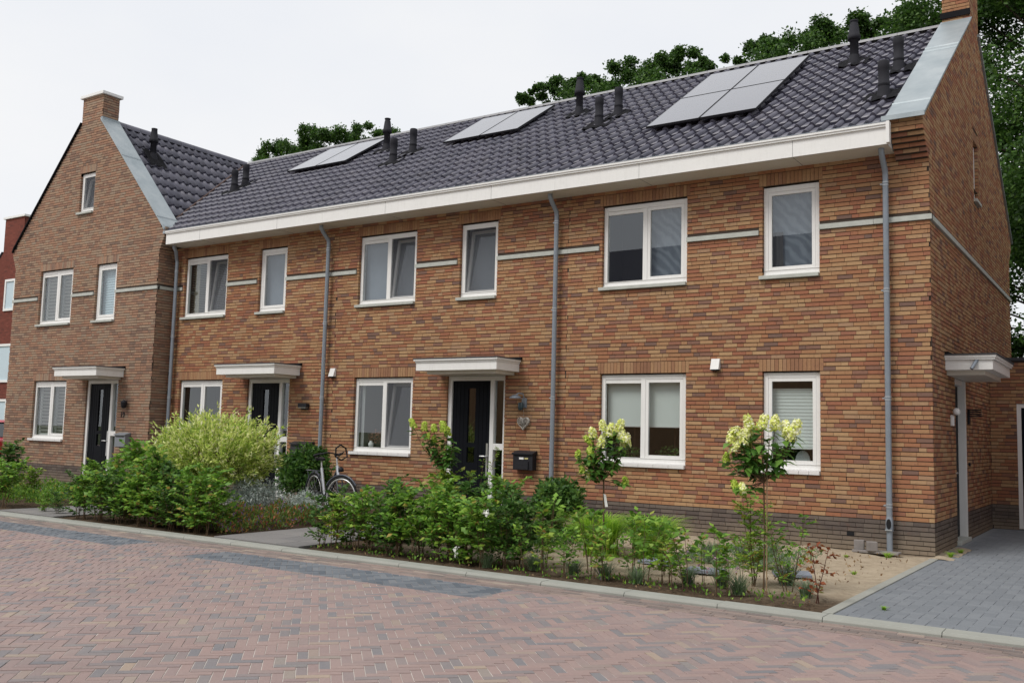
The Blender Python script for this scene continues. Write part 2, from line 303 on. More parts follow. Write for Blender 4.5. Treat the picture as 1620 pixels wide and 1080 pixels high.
# ------------------------------------------------------------------ mesh helpers
class MB:
    def __init__(s, T=None): s.v = []; s.f = []; s.T = T; s.sm = []
    def add(s, vs, fs, smooth=False):
        o = len(s.v)
        if s.T: vs = [s.T(*p) for p in vs]
        s.v.extend(tuple(map(float, p)) for p in vs); s.f.extend(tuple(i+o for i in f) for f in fs); s.sm.extend([smooth]*len(fs))
        return s
    def box(s, a0, a1, b0, b1, c0, c1):
        return s.add([(a0, b0, c0), (a1, b0, c0), (a1, b1, c0), (a0, b1, c0), (a0, b0, c1), (a1, b0, c1), (a1, b1, c1), (a0, b1, c1)],
              [(0, 3, 2, 1), (4, 5, 6, 7), (0, 1, 5, 4), (1, 2, 6, 5), (2, 3, 7, 6), (3, 0, 4, 7)])
    def quad(s, a, b, c, d): return s.add([a, b, c, d], [(0, 1, 2, 3)])
    def prism(s, poly, axis, lo, hi):
        """poly: list of 2D points in the two other axes; extruded along axis (0,1,2)"""
        def P(p, h):
            q = list(p); q.insert(axis, h); return tuple(q)
        n = len(poly); vs = [P(p, lo) for p in poly] + [P(p, hi) for p in poly]
        fs = [tuple(range(n))[::-1], tuple(range(n, 2*n))] + [(i, (i+1) % n, n+(i+1) % n, n+i) for i in range(n)]
        return s.add(vs, fs)
    def tube(s, path, rad, n=10, cap=True, smooth=True):
        path = [Vector(p) for p in path]
        if isinstance(rad, (int, float)): rad = [rad]*len(path)
        vs = []; up = None
        for i, p in enumerate(path):
            t = (path[min(i+1, len(path)-1)] - path[max(i-1, 0)]).normalized()
            if up is None: up = Vector((0, 0, 1)) if abs(t.z) < 0.9 else Vector((1, 0, 0))
            a = t.cross(up); a = a.normalized() if a.length > 1e-6 else t.orthogonal().normalized()
            b = t.cross(a).normalized(); up = -b if False else up
            for k in range(n):
                an = 2*math.pi*k/n; vs.append(tuple(p + (a*math.cos(an) + b*math.sin(an))*rad[i]))
        fs = []
        for i in range(len(path)-1):
            for k in range(n):
                fs.append((i*n+k, i*n+(k+1) % n, (i+1)*n+(k+1) % n, (i+1)*n+k))
        s.add(vs, fs, smooth)
        if cap:
            s.add(vs[:n], [tuple(range(n))[::-1]]); s.add(vs[-n:], [tuple(range(n))])
        return s
    def lathe(s, prof, c=(0, 0, 0), n=16, smooth=True):
        """prof: (r, z) pairs round the z axis"""
        vs = []
        for r, z in prof:
            for k in range(n):
                an = 2*math.pi*k/n; vs.append((c[0]+r*math.cos(an), c[1]+r*math.sin(an), c[2]+z))
        fs = [(i*n+k, i*n+(k+1) % n, (i+1)*n+(k+1) % n, (i+1)*n+k) for i in range(len(prof)-1) for k in range(n)]
        s.add(vs, fs, smooth); s.add(vs[:n], [tuple(range(n))[::-1]]); s.add(vs[-n:], [tuple(range(n))]); return s
    def ring(s, u0, u1, z0, z1, w, d0, d1, wb=None, wt=None):
        """rectangular frame in the (u, d, z) plane"""
        wb = wb or w; wt = wt or w
        s.box(u0, u0+w, d0, d1, z0, z1); s.box(u1-w, u1, d0, d1, z0, z1)
        s.box(u0+w, u1-w, d0, d1, z0, z0+wb); s.box(u0+w, u1-w, d0, d1, z1-wt, z1); return s
    def mesh(s, name):
        me = bpy.data.meshes.new(name); me.from_pydata(s.v, [], s.f)
        if any(s.sm): me.polygons.foreach_set('use_smooth', s.sm)
        me.update(); return me
    def build(s, name, mat, parent=None, **props): return link(name, s.mesh(name), mat, parent, **props)

def link(name, me, mat, parent=None, label=None, category=None, group=None, kind=None, bevel=0):
    if mat is not None and len(me.materials) == 0: me.materials.append(mat)
    o = bpy.data.objects.new(name, me); COL.objects.link(o)
    if parent is not None:
        o.parent = parent
        if parent.name in ABS: o.matrix_parent_inverse = ABS[parent.name]
    for k, v in (('label', label), ('category', category), ('group', group), ('kind', kind)):
        if v: o[k] = v
    if bevel:
        b = o.modifiers.new('bevel', 'BEVEL'); b.width = bevel; b.segments = 2; b.limit_method = 'ANGLE'
    return o
ABS = {}      # things whose parts are written in world coordinates
def empty(name, loc=(0, 0, 0), label=None, category=None, group=None, kind=None, rz=0.0, absolute=False):
    o = bpy.data.objects.new(name, None); COL.objects.link(o)
    if absolute: ABS[o.name] = Matrix.Translation(-Vector(loc))
    o.location = loc; o.rotation_euler = (0, 0, rz); o.empty_display_size = 0.3
    for k, v in (('label', label), ('category', category), ('group', group), ('kind', kind)):
        if v: o[k] = v
    return o
def np_mesh(name, V, F, mat, smooth=False, flat=False):
    """V (n,3), F (m,k) arrays with constant k"""
    me = bpy.data.meshes.new(name); V = np.ascontiguousarray(V, dtype=np.float32); F = np.ascontiguousarray(F, dtype=np.int32)
    m, k = F.shape
    me.vertices.add(len(V)); me.vertices.foreach_set('co', V.ravel())
    me.loops.add(m*k); me.loops.foreach_set('vertex_index', F.ravel())
    me.polygons.add(m); me.polygons.foreach_set('loop_start', np.arange(0, m*k, k, dtype=np.int32)); me.polygons.foreach_set('loop_total', np.full(m, k, dtype=np.int32))
    if smooth: me.polygons.foreach_set('use_smooth', np.ones(m, dtype=bool))
    me.update(calc_edges=True); me.validate(); me.materials.append(mat)
    if flat: me.shade_flat()
    return me
def place_copy(src, loc, rz=0.0, scale=1.0, label=None, group=None):
    """a copy of a thing with copies of its parts (mesh data shared)"""
    c = src.copy(); COL.objects.link(c); c.location = loc; c.rotation_euler = (0, 0, rz); c.scale = (scale,)*3 if isinstance(scale, (int, float)) else scale
    if label: c['label'] = label
    if group: c['group'] = group
    for ch in list(src.children):
        d = ch.copy(); COL.objects.link(d); d.parent = c
        for g in list(ch.children):
            e = g.copy(); COL.objects.link(e); e.parent = d
    return c
def F_front(Y0): return lambda u, d, z: (u, Y0-d, z)
def F_side(X0): return lambda u, d, z: (X0+d, u, z)
def F_left(X0): return lambda u, d, z: (X0-d, u, z)
def px_size(P):
    d = np.asarray(P) - CAMP; z = d @ FW
    x = 810 + 1511*(d @ RT)/z; y = 540 - 1511*(d @ UP)/z
    ok = (z > 0) & (x > 5) & (x < 1615) & (y > 5) & (y < 1075)
    return np.where(ok, 1511/np.maximum(z, 0.1), 0)

# unit box shared by every brick object
_ub = MB().box(-0.5, 0.5, -0.5, 0.5, -0.5, 0.5)
UNIT = {}
def unit_mesh(mat, name='brick'):
    k = (mat.name, name)
    if k not in UNIT:
        me = _ub.mesh(name); me.materials.append(mat); UNIT[k] = me
    return UNIT[k]
BOXF = np.array([(0, 3, 2, 1), (4, 5, 6, 7), (0, 1, 5, 4), (1, 2, 6, 5), (2, 3, 7, 6), (3, 0, 4, 7)])
def boxes_np(B, T):
    """B (n,6) u0,u1,d0,d1,z0,z1 -> verts, faces"""
    n = len(B); V = np.empty((n, 8, 3))
    for i, (a, b, c) in enumerate([(0, 2, 4), (1, 2, 4), (1, 3, 4), (0, 3, 4), (0, 2, 5), (1, 2, 5), (1, 3, 5), (0, 3, 5)]):
        V[:, i, 0] = B[:, a]; V[:, i, 1] = B[:, b]; V[:, i, 2] = B[:, c]
    V = V.reshape(-1, 3); X, Y, Z = T(V[:, 0], V[:, 1], V[:, 2])
    V = np.stack([np.broadcast_to(X, len(V)), np.broadcast_to(Y, len(V)), np.broadcast_to(Z, len(V))], 1)
    F = (BOXF[None] + (np.arange(n)*8)[:, None, None]).reshape(-1, 4); return V, F

CH = 0.0625
def brick_boxes(u0, u1, k0, k1, T, holes, clip=None, seed=0, joint=0.0045, bed=0.0122):
    """rows k0..k1-1 of bricks in random bond; holes: (a, b, z0, z1); clip(z) -> (lo, hi)"""
    rg = random.Random(seed); out = []
    for k in range(k0, k1):
        z0 = k*CH + bed/2; z1 = (k+1)*CH - bed/2
        lo, hi = u0, u1
        if clip: lo, hi = clip((k+1)*CH); lo, hi = max(lo, u0), min(hi, u1)
        if hi - lo < 0.03: continue
        segs = [(lo, hi, False, False)]
        for a, b, h0, h1 in holes:
            if h1 <= z0+0.004 or h0 >= z1-0.004: continue
            ns = []
            for s0, s1, e0, e1 in segs:
                if b <= s0 or a >= s1: ns.append((s0, s1, e0, e1)); continue
                if a > s0: ns.append((s0, a, e0, True))
                if b < s1: ns.append((b, s1, True, e1))
            segs = ns
        pos = u0 - rg.random()*0.21
        cuts = []
        while pos < u1:
            L = 0.102 if rg.random() < 0.22 else 0.212
            cuts.append((pos, pos+L-joint)); pos += L
        for s0, s1, e0, e1 in segs:
            for a, b in cuts:
                a2, b2 = max(a, s0), min(b, s1)
                if b2-a2 < 0.025: continue
                deep = (e0 and a2-s0 < 0.03) or (e1 and s1-b2 < 0.03)
                if e0 and a2-s0 < 0.03: a2 = s0
                if e1 and s1-b2 < 0.03: b2 = s1
                j = rg.uniform(-0.0018, 0.0018)
                out.append((a2, b2, -0.105 if deep else -0.02, j, z0+rg.uniform(-.0006, .0006), z1+rg.uniform(-.0006, .0006)))
    return out
def soldier_boxes(u0, u1, z0, z1, seed=0):
    rg = random.Random(seed); n = max(1, round((u1-u0)/0.0605)); w = (u1-u0)/n
    return [(u0+i*w+0.003, u0+(i+1)*w-0.003, -0.105, rg.uniform(-.0015, .0015), z0+0.004, z1-0.004) for i in range(n)]
def emit_bricks(groups, n_single, parent, seed=0):
    """groups: list of (boxes, T, material). The n_single largest in the picture become objects of their own; the rest join as stuff"""
    items = []
    for gi, (B, T, mat) in enumerate(groups):
        B = np.array(B)
        if len(B) == 0: continue
        c = (B[:, 0]+B[:, 1])/2, B[:, 3], (B[:, 4]+B[:, 5])/2
        X, Y, Z = T(*c); P = np.stack([X+0*c[0], Y+0*c[0], Z+0*c[0]], 1)
        e = np.stack([np.stack(T(B[:, 1], B[:, 3], c[2]), 1) if False else None for _ in ()], 0) if False else None
        s = px_size(P)
        # apparent area: width across the view
        A = T(B[:, 0], B[:, 3], c[2]); Bb = T(B[:, 1], B[:, 3], c[2])
        dv = np.stack([(Bb[i]-A[i])+0*c[0] for i in range(3)], 1)
        vd = P - CAMP; vd /= np.linalg.norm(vd, axis=1)[:, None]
        w = np.linalg.norm(np.cross(dv, vd), axis=1)
        s = s*s*w*(B[:, 5]-B[:, 4])
        items += [(s[i], gi, i) for i in range(len(B))]
    items.sort(reverse=True)
    single = {}
    for s, gi, i in items[:n_single]: single.setdefault(gi, set()).add(i)
    for gi, (B, T, mat) in enumerate(groups):
        B = np.array(B)
        if len(B) == 0: continue
        keep = single.get(gi, set())
        me = unit_mesh(mat)
        for i in sorted(keep):
            b = B[i]; c = T((b[0]+b[1])/2, (b[2]+b[3])/2, (b[4]+b[5])/2)
            p0 = T(b[0], b[2], b[4]); p1 = T(b[1], b[3], b[5])
            o = bpy.data.objects.new('brick', me); COL.objects.link(o); o.parent = parent; o.location = c
            o.scale = [abs(p1[q]-p0[q]) for q in range(3)]
        rest = np.array([i for i in range(len(B)) if i not in keep], dtype=int)
        if len(rest):
            V, F = boxes_np(B[rest], T); link('brickwork', np_mesh('brickwork', V, F, mat, flat=True), None, parent, kind='stuff')

def wall_sheet(mb, u0, u1, z0, z1, holes, d=-0.012, clip_pts=None):
    """mortar face with openings, plus reveals"""
    us = sorted({u0, u1, *[h[0] for h in holes], *[h[1] for h in holes]}); zs = sorted({z0, z1, *[h[2] for h in holes], *[h[3] for h in holes]})
    us = [u for u in us if u0 <= u <= u1]; zs = [z for z in zs if z0 <= z <= z1]
    for i in range(len(us)-1):
        for j in range(len(zs)-1):
            cu, cz = (us[i]+us[i+1])/2, (zs[j]+zs[j+1])/2
            if any(h[0] < cu < h[1] and h[2] < cz < h[3] for h in holes): continue
            mb.quad((us[i], d, zs[j]), (us[i+1], d, zs[j]), (us[i+1], d, zs[j+1]), (us[i], d, zs[j+1]))
    for a, b, h0, h1 in holes:
        e = 0.003; D = -0.30
        mb.quad((a-e, d, h0), (a-e, D, h0), (a-e, D, h1), (a-e, d, h1)); mb.quad((b+e, d, h0), (b+e, D, h0), (b+e, D, h1), (b+e, d, h1))
        mb.quad((a, d, h1+e), (a, D, h1+e), (b, D, h1+e), (b, d, h1+e)); mb.quad((a, d, h0-e), (a, D, h0-e), (b, D, h0-e), (b, d, h0-e))

# ------------------------------------------------------------------ windows and doors
def sash_ring(mb, u0, u1, z0, z1, w, d0, d1, tilt=0.0):
    m2 = MB(); m2.ring(u0, u1, z0, z1, w, d0, d1)
    tilt_into(mb, m2, z0, d0, tilt)
def tilt_into(mb, m2, z0, d0, tilt):
    c, s_ = math.cos(tilt), math.sin(tilt)
    vs = [(u, d0 + (d-d0)*c - (z-z0)*s_, z0 + (z-z0)*c + (d-d0)*s_) for u, d, z in m2.v]
    mb.add(vs, m2.f)
def slats(T, u0, u1, z0, z1, d, n, tilt, depth, mat, parent, name='blind_slat'):
    mb = MB(T)
    for i in range(n):
        z = z0 + (z1-z0)*(i+0.5)/n; c, s_ = depth/2*math.cos(tilt), depth/2*math.sin(tilt)
        mb.quad((u0, d-c, z-s_), (u1, d-c, z-s_), (u1, d+c, z+s_), (u0, d+c, z+s_))
    return mb.build(name, mat, parent, kind='stuff')
def window(parent, T, u0, u1, z0, z1, double=False, sill='concrete', tilt=(False, False), content=('net', 'net'), split=0.5, vent=False, room=M_ROOM, room_d=0.9, single_sash=True):
    """timber frame set back in the brick opening; z0 is the frame's underside"""
    F0, F1 = -0.058, -0.122; w = 0.068; ztop = z1; z1 = z1-0.016; u0, u1 = u0+0.006, u1-0.004
    fr = MB(T); fr.ring(u0, u1, z0, z1, w, F1, F0, wb=0.085, wt=0.075)
    panes = []
    if double:
        um = u0 + (u1-u0)*split; fr.box(um-0.04, um+0.04, F1, F0, z0+0.085, z1-0.075)
        panes = [(u0+w, um-0.04), (um+0.04, u1-w)]
    else: panes = [(u0+w, u1-w)]
    fr.box(u0, u1, F0, F0+0.010, z0+0.083, z0+0.09)
    # small weather lip under the frame
    fr.box(u0, u1, F0, F0+0.012, z0, z0+0.03)
    win = fr.build('window', M_WHITE, parent, bevel=0.004)
    zb, zt = z0+0.085, z1-0.075
    MB(T).box(u0-0.004, u1+0.004, -0.14, -0.085, z1+0.001, ztop-0.0005).build('head_gap_shade', M_DARK, win)  # near-black filler standing in for the lintel's shadow above the frame
    if sill == 'concrete': MB(T).add([], []).box(u0-0.045, u1+0.0, -0.11, 0.055, z0-0.055, z0-0.002).build('sill', M_CONC, win, bevel=0.004)
    elif sill == 'white':
        ms = MB(T); n = 6
        for i in range(n):
            a = u0-0.05 + (u1-u0+0.05)*i/n; b = u0-0.05 + (u1-u0+0.05)*(i+1)/n
            MB(T).box(a+0.0015, b-0.0015, -0.11, 0.05, z0-0.058, z0-0.002).build('sill_tile', M_SILLW, win, bevel=0.005)
    for i, (a, b) in enumerate(panes):
        til = tilt[i]; ct = content[i]; zt2 = zt
        fixed = double and i == 0
        if fixed and vent:
            MB(T).box(a, b, -0.10, -0.066, zt-0.065, zt-0.004).build('vent_grille', M_FASCIA, win, bevel=0.004); MB(T).box(a, b, -0.10, -0.088, zt-0.0715, zt-0.0655).build('vent_slot', M_DARK, win); zt2 = zt-0.07
        if fixed: ga, gb, gz0, gz1 = a, b, zb, zt2
        else:
            sw = 0.05; tl = R(7.5) if til else 0.0
            ms = MB(T); sash_ring(ms, a+0.003, b-0.003, zb+0.003, zt-0.003, sw, -0.105 if til else -0.062, -0.15 if til else -0.105, tl)
            ms.build('sash', M_WHITE, win)
            ga, gb, gz0, gz1 = a+sw, b-sw, zb+sw, zt-sw
            if til:   # fly screen stands in the frame, the sash leans in behind it
                sf = MB(T); sf.ring(a, b, zb, zt, 0.016, -0.075, -0.06); sf.build('screen_frame', M_WHITE, win); MB(T).quad((a+.01, -0.068, zb+.01), (b-.01, -0.068, zb+.01), (b-.01, -0.068, zt-.01), (a+.01, -0.068, zt-.01)).build('fly_screen', M_SCREEN, win)
        g = MB(); gd = -0.085 if not til else -0.128
        g.quad((ga-0.01, gd, gz0-0.01), (gb+0.01, gd, gz0-0.01), (gb+0.01, gd, gz1+0.01), (ga-0.01, gd, gz1+0.01))
        g2 = MB(T)
        if til: tilt_into(g2, g, zb, -0.105, R(7.5))
        else: g2.add(g.v, g.f)
        g2.build('pane', M_GLASS, win)
        # what hangs behind the glass
        D = -0.19 if not til else -0.34
        A, B, Z0, Z1 = a-0.02, b+0.02, zb-0.01, zt+0.01; H = Z1-Z0
        def folds(mat, a_, b_, z0_, z1_, amp=0.012, per=0.09, d=D):
            n = max(8, int((b_-a_)/per*8)); xs = [a_+(b_-a_)*k/n for k in range(n+1)]
            vs = []; [vs.extend([(x, d+amp*math.sin(2*math.pi*(x-a_)/per), z0_), (x, d+amp*math.sin(2*math.pi*(x-a_)/per), z1_)]) for x in xs]
            MB(T).add(vs, [(2*k, 2*k+2, 2*k+3, 2*k+1) for k in range(n)], True).build('curtain', mat, win)
        if ct == 'net': folds(M_NET, A, B, Z0, Z1, 0.006, 0.16)
        elif ct == 'netwedge':
            folds(M_NET, A+0.02, B, Z0+H*0.0, Z1, 0.006, 0.16); folds(M_ROOMD, A, A+0.22, Z0, Z0+H*0.5, 0.012, 0.1, D+0.03)
        elif ct == 'grey': folds(M_CURT, A, B, Z0, Z1, 0.003, 0.3)
        elif ct == 'side': folds(M_CURTY, A, A+0.12, Z0, Z1)
        elif ct == 'roller':
            MB(T).box(A, B, D-0.004, D, Z0+H*0.41, Z1).build('roller_blind', M_BLIND, win); MB(T).box(A, B, D-0.012, D+0.006, Z0+H*0.395, Z0+H*0.41).build('blind_rail', M_SLAT, win)
        elif ct == 'pleated':
            mb = MB(T); n = 34; z_a, z_b = Z0+H*0.19, Z0+H*0.86; vs = []
            for k in range(n+1):
                z = z_a+(z_b-z_a)*k/n; dd = D + (0.003 if k % 2 else -0.003); vs += [(A, dd, z), (B, dd, z)]
            mb.add(vs, [(2*k, 2*k+1, 2*k+3, 2*k+2) for k in range(n)]); mb.build('pleated_blind', M_BLIND, win)
            MB(T).box(A, B, D-0.012, D+0.012, z_a-0.015, z_a).build('blind_rail', M_SLAT, win); MB(T).box(A, B, D-0.012, D+0.012, z_b, z_b+0.015).build('blind_rail', M_SLAT, win)
            # rounded chair back just below the blind
            pts = [(0.02, Z0-0.1), (0.28, Z0-0.1)] + [(0.15+0.115*math.cos(t), Z0+0.02+0.19*math.sin(t)) for t in np.linspace(0, math.pi, 12)]
            MB(T).prism([(A+0.30+x, z) for x, z in pts], 1, D-0.16, D-0.13).build('chair_back', M_BLIND, win)
        elif ct == 'venetian': slats(T, A, B, Z0, Z1, D, int(H/0.04), R(28), 0.026, M_SLAT, win)
        elif ct == 'venetian_side':
            slats(T, A, B, Z0, Z1, D, int(H/0.04), R(12), 0.022, M_SLAT, win); folds(M_CURTY, A, A+0.16, Z0, Z1, d=D-0.06)
        elif ct == 'shutter':
            slats(T, A, B, Z0, Z1, D, int(H/0.085), R(42), 0.085, M_SLAT, win)
            MB(T).ring(A+0.02, B-0.02, Z0, Z1, 0.045, D-0.02, D+0.02).build('shutter_frame', M_SLAT, win)
        elif ct == 'paleblue':
            mb = MB(T); n = 40; vs = []
            for k in range(n+1):
                z = Z0+H*k/n; dd = D + (0.006 if k % 2 else -0.006); vs += [(A, dd, z), (B, dd, z)]
            mb.add(vs, [(2*k, 2*k+1, 2*k+3, 2*k+2) for k in range(n)]); mb.build('pleated_blind', M_BLINDB, win)
        elif ct == 'vases':
            folds(M_SLAT, A, A+0.07, Z0, Z1)
            for q, (x, rr, hh) in enumerate([(A+0.26, 0.052, 0.13), (B-0.06, 0.05, 0.14)]):
                c = T(x, D-0.02, Z0+0.005)
                vz = MB().lathe([(rr*0.6, 0), (rr, hh*0.3), (rr, hh*0.65), (rr*0.55, hh*0.85), (rr*0.6, hh)], c, 14); vo = vz.build('vase', M_VASE, win)
            fl = leaf_mesh('dried_flowers', leaf_cloud_ellipsoid(260, np.array(T(A+0.30, D-0.12, Z0+0.22)), (0.2, 0.1, 0.12), 0.05, 0.5, rng), M_TERRA); link('dried_flowers', fl, None, win, kind='stuff')
        elif ct == 'plant':
            lm = leaf_mesh('pot_plant', leaf_cloud_ellipsoid(200, np.array(T((A+B)/2-0.05, D-0.05, Z0+0.12)), (0.2, 0.1, 0.14), 0.05, 0.4, rng), M_LHEDGED); link('pot_plant', lm, None, win, kind='stuff')
        if ct in ('roller',):
            lm = leaf_mesh('pot_plant', leaf_cloud_ellipsoid(160, np.array(T((A+B)/2, D-0.08, Z0+0.10)), (0.22, 0.08, 0.12), 0.05, 0.4, rng), M_LHEDGED); link('pot_plant', lm, None, win, kind='stuff')
            MB(T).box(B-0.36, B-0.34, -0.75, -0.5, Z0, Z0+H*0.5).build('room_panel', M_WOODD, win)
    # the room behind, open toward the glass
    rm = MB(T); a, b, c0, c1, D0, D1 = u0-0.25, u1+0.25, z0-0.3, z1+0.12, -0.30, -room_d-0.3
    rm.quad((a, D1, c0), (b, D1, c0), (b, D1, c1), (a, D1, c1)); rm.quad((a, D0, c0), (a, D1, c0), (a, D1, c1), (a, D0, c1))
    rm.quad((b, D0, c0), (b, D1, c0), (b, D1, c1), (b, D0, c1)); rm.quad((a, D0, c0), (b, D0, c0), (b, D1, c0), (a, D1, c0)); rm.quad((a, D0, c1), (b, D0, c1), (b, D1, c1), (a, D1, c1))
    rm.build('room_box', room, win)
    ib = MB(T); ib.box(u0-0.004, u1+0.004, -0.30, -0.123, z0-0.06, z0+0.02).build('inner_board', M_SLAT, win)
    return win

# leaves ------------------------------------------------------------
def leaf_quads(P, N, size, asp, rg, droop=0.25):
    """P positions, N leaf plane normals: bent diamond leaves -> verts (n,6,3)"""
    n = len(P); N = N/np.maximum(np.linalg.norm(N, axis=1)[:, None], 1e-6)
    a = rg.normal(size=(n, 3)); a -= (a*N).sum(1)[:, None]*N; a /= np.maximum(np.linalg.norm(a, axis=1)[:, None], 1e-6); b = np.cross(N, a)
    s = (size*(0.65+0.7*rg.random(n)))[:, None]; w = s*asp*0.5
    c0 = P; m = P + a*s*0.45 + N*s*0.06; tip = P + a*s - N*s*droop*rg.random((n, 1))
    V = np.stack([c0, m-b*w - N*s*0.05, tip, m+b*w - N*s*0.05, m], 1)
    return V
def leaf_dir(P, A, N, size, asp, rg, droop=0.2):
    """leaves pointing along A"""
    n = len(P); A = A/np.maximum(np.linalg.norm(A, axis=1)[:, None], 1e-6)
    b = np.cross(N, A); b /= np.maximum(np.linalg.norm(b, axis=1)[:, None], 1e-6); N = np.cross(A, b)
    s = (size*(0.65+0.7*rg.random(n)))[:, None]; w = s*asp*0.5
    m = P + A*s*0.42 + N*s*0.05; tip = P + A*s - N*s*droop*rg.random((n, 1))
    return np.stack([P, m-b*w-N*s*0.04, tip, m+b*w-N*s*0.04, m], 1)
def leaf_mesh(name, V, mat):
    n = len(V); base = (np.arange(n)*5)[:, None, None]
    F = np.array([[0, 1, 4], [1, 2, 4], [2, 3, 4], [3, 0, 4]])[None] + base
    return np_mesh(name, V.reshape(-1, 3), F.reshape(-1, 3), mat)
def leaf_cloud_ellipsoid(n, c, rad, size, asp, rg, shell=0.5):
    d = rg.normal(size=(n, 3)); d /= np.linalg.norm(d, axis=1)[:, None]
    r = (shell + (1-shell)*rg.random(n)**0.7)[:, None]
    P = np.asarray(c) + d*r*np.asarray(rad); N = d*0.6 + rg.normal(size=(n, 3))*0.5 + np.array([0, 0, 0.5])
    return leaf_quads(P, N, np.full(n, size), asp, rg)

def front_door(parent, T, u0, u1, zt, zb=0.06):
    """white frame, black boarded door with a slim glass strip, side light with a rail"""
    F0, F1 = -0.04, -0.13; w = 0.085
    ud = u0 + (u1-u0)*0.735; up = u0 + (u1-u0)*0.80; ur = u1 - 0.055
    fr = MB(T); fr.box(u0, u0+w, F1, F0, zb, zt); fr.box(ur, u1, F1, F0, zb, zt); fr.box(u0+w, ur, F1, F0, zt-0.085, zt)
    fr.box(ud, up, F1, F0, zb, zt-0.085); fr.box(up, ur, F1, F0, zb, zb+0.12); fr.box(up, ur, F1, F0, 1.19, 1.30)
    dr = fr.build('door_frame', M_WHITE, parent, bevel=0.004)
    MB(T).box(u0-0.02, u1+0.02, -0.14, 0.02, zb-0.09, zb).build('threshold', M_CONC, dr)
    a, b = u0+w+0.004, ud-0.004; top = zt-0.09
    W = b-a; g0, g1 = a+W*0.40, a+W*0.60
    lf = MB(T)
    lf.box(a, g0, -0.115, -0.072, zb+0.01, top); lf.box(g1, b, -0.115, -0.072, zb+0.01, top); lf.box(g0, g1, -0.115, -0.072, zb+0.01, 0.95)
    lf.box(g0, g1, -0.115, -0.072, 1.22, 1.30); lf.box(g0, g1, -0.115, -0.072, top-0.13, top)
    leaf = lf.build('door', M_DOOR, parent)
    st = MB(T)
    for q in (0.10, 0.20, 0.30, 0.70, 0.80, 0.90): st.box(a+W*q-0.002, a+W*q+0.002, -0.0722, -0.069, zb+0.03, top-0.02)
    st.build('door_bead', M_GROOVE, leaf)
    MB(T).quad((g0, -0.095, 1.30), (g1, -0.095, 1.30), (g1, -0.095, top-0.13), (g0, -0.095, top-0.13)).build('pane', M_GLASS, leaf)
    MB(T).quad((g0, -0.095, 0.95), (g1, -0.095, 0.95), (g1, -0.095, 1.22), (g0, -0.095, 1.22)).build('pane', M_GLASS, leaf)
    MB(T).box(b-0.075, b-0.035, -0.072, -0.062, 0.72, 1.30).build('handle_plate', M_METAL, leaf)
    hp = T(b-0.055, -0.062, 1.07)
    q = [T(b-0.055, -0.062, 1.07), T(b-0.055, -0.012, 1.07), T(b-0.075, -0.005, 1.07), T(b-0.17, -0.005, 1.07)]
    MB().tube(q, 0.013, 8).build('handle', M_METAL, leaf)
    for z0, z1 in ((zb+0.12, 1.19), (1.30, zt-0.085)):
        MB(T).quad((up, -0.09, z0), (ur, -0.09, z0), (ur, -0.09, z1), (up, -0.09, z1)).build('pane', M_GLASS, dr)
    MB(T).box(u0-0.1, u1+0.1, -0.9, -0.88, zb, zt).build('hall_wall', M_DARK, dr)
    h = MB(T); h.quad((u0-0.1, -0.3, zb), (u0-0.1, -0.9, zb), (u0-0.1, -0.9, zt), (u0-0.1, -0.3, zt)); h.quad((u1+0.1, -0.3, zb), (u1+0.1, -0.9, zb), (u1+0.1, -0.9, zt), (u1+0.1, -0.3, zt))
    h.quad((u0, -0.13, zt), (u1, -0.13, zt), (u1, -0.9, zt), (u0, -0.9, zt)); h.build('hall_side', M_DARK, dr)
    return dr
def canopy(parent, T, u0, u1, zb=2.555, zt=2.76, D=0.70):
    c = MB(T); c.box(u0, u1, 0.0, D, zb, zt-0.065); body = c.build('canopy', M_FASCIA, parent, bevel=0.004)
    MB(T).box(u0-0.012, u1+0.012, 0.0, D+0.012, zt-0.065, zt-0.035).build('trim', M_FASCIA, body)
    MB(T).box(u0-0.035, u1+0.035, 0.0, D+0.035, zt-0.035, zt).build('trim', M_FASCIA, body, bevel=0.004)
    MB(T).box(u0-0.045, u1+0.045, 0.0, D+0.045, zt, zt+0.018).build('roof_edge', M_ROOFFELT, body)
    MB(T).box(u0+0.16, u1-0.10, 0.0, D-0.12, zb-0.055, zb).build('soffit_box', M_SOFFIT, body)
    MB(T).box(u0-0.04, u1+0.06, 0.002, 0.05, zt+0.018, zt+0.05).build('lead_strip', M_LEAD, body)
    return body
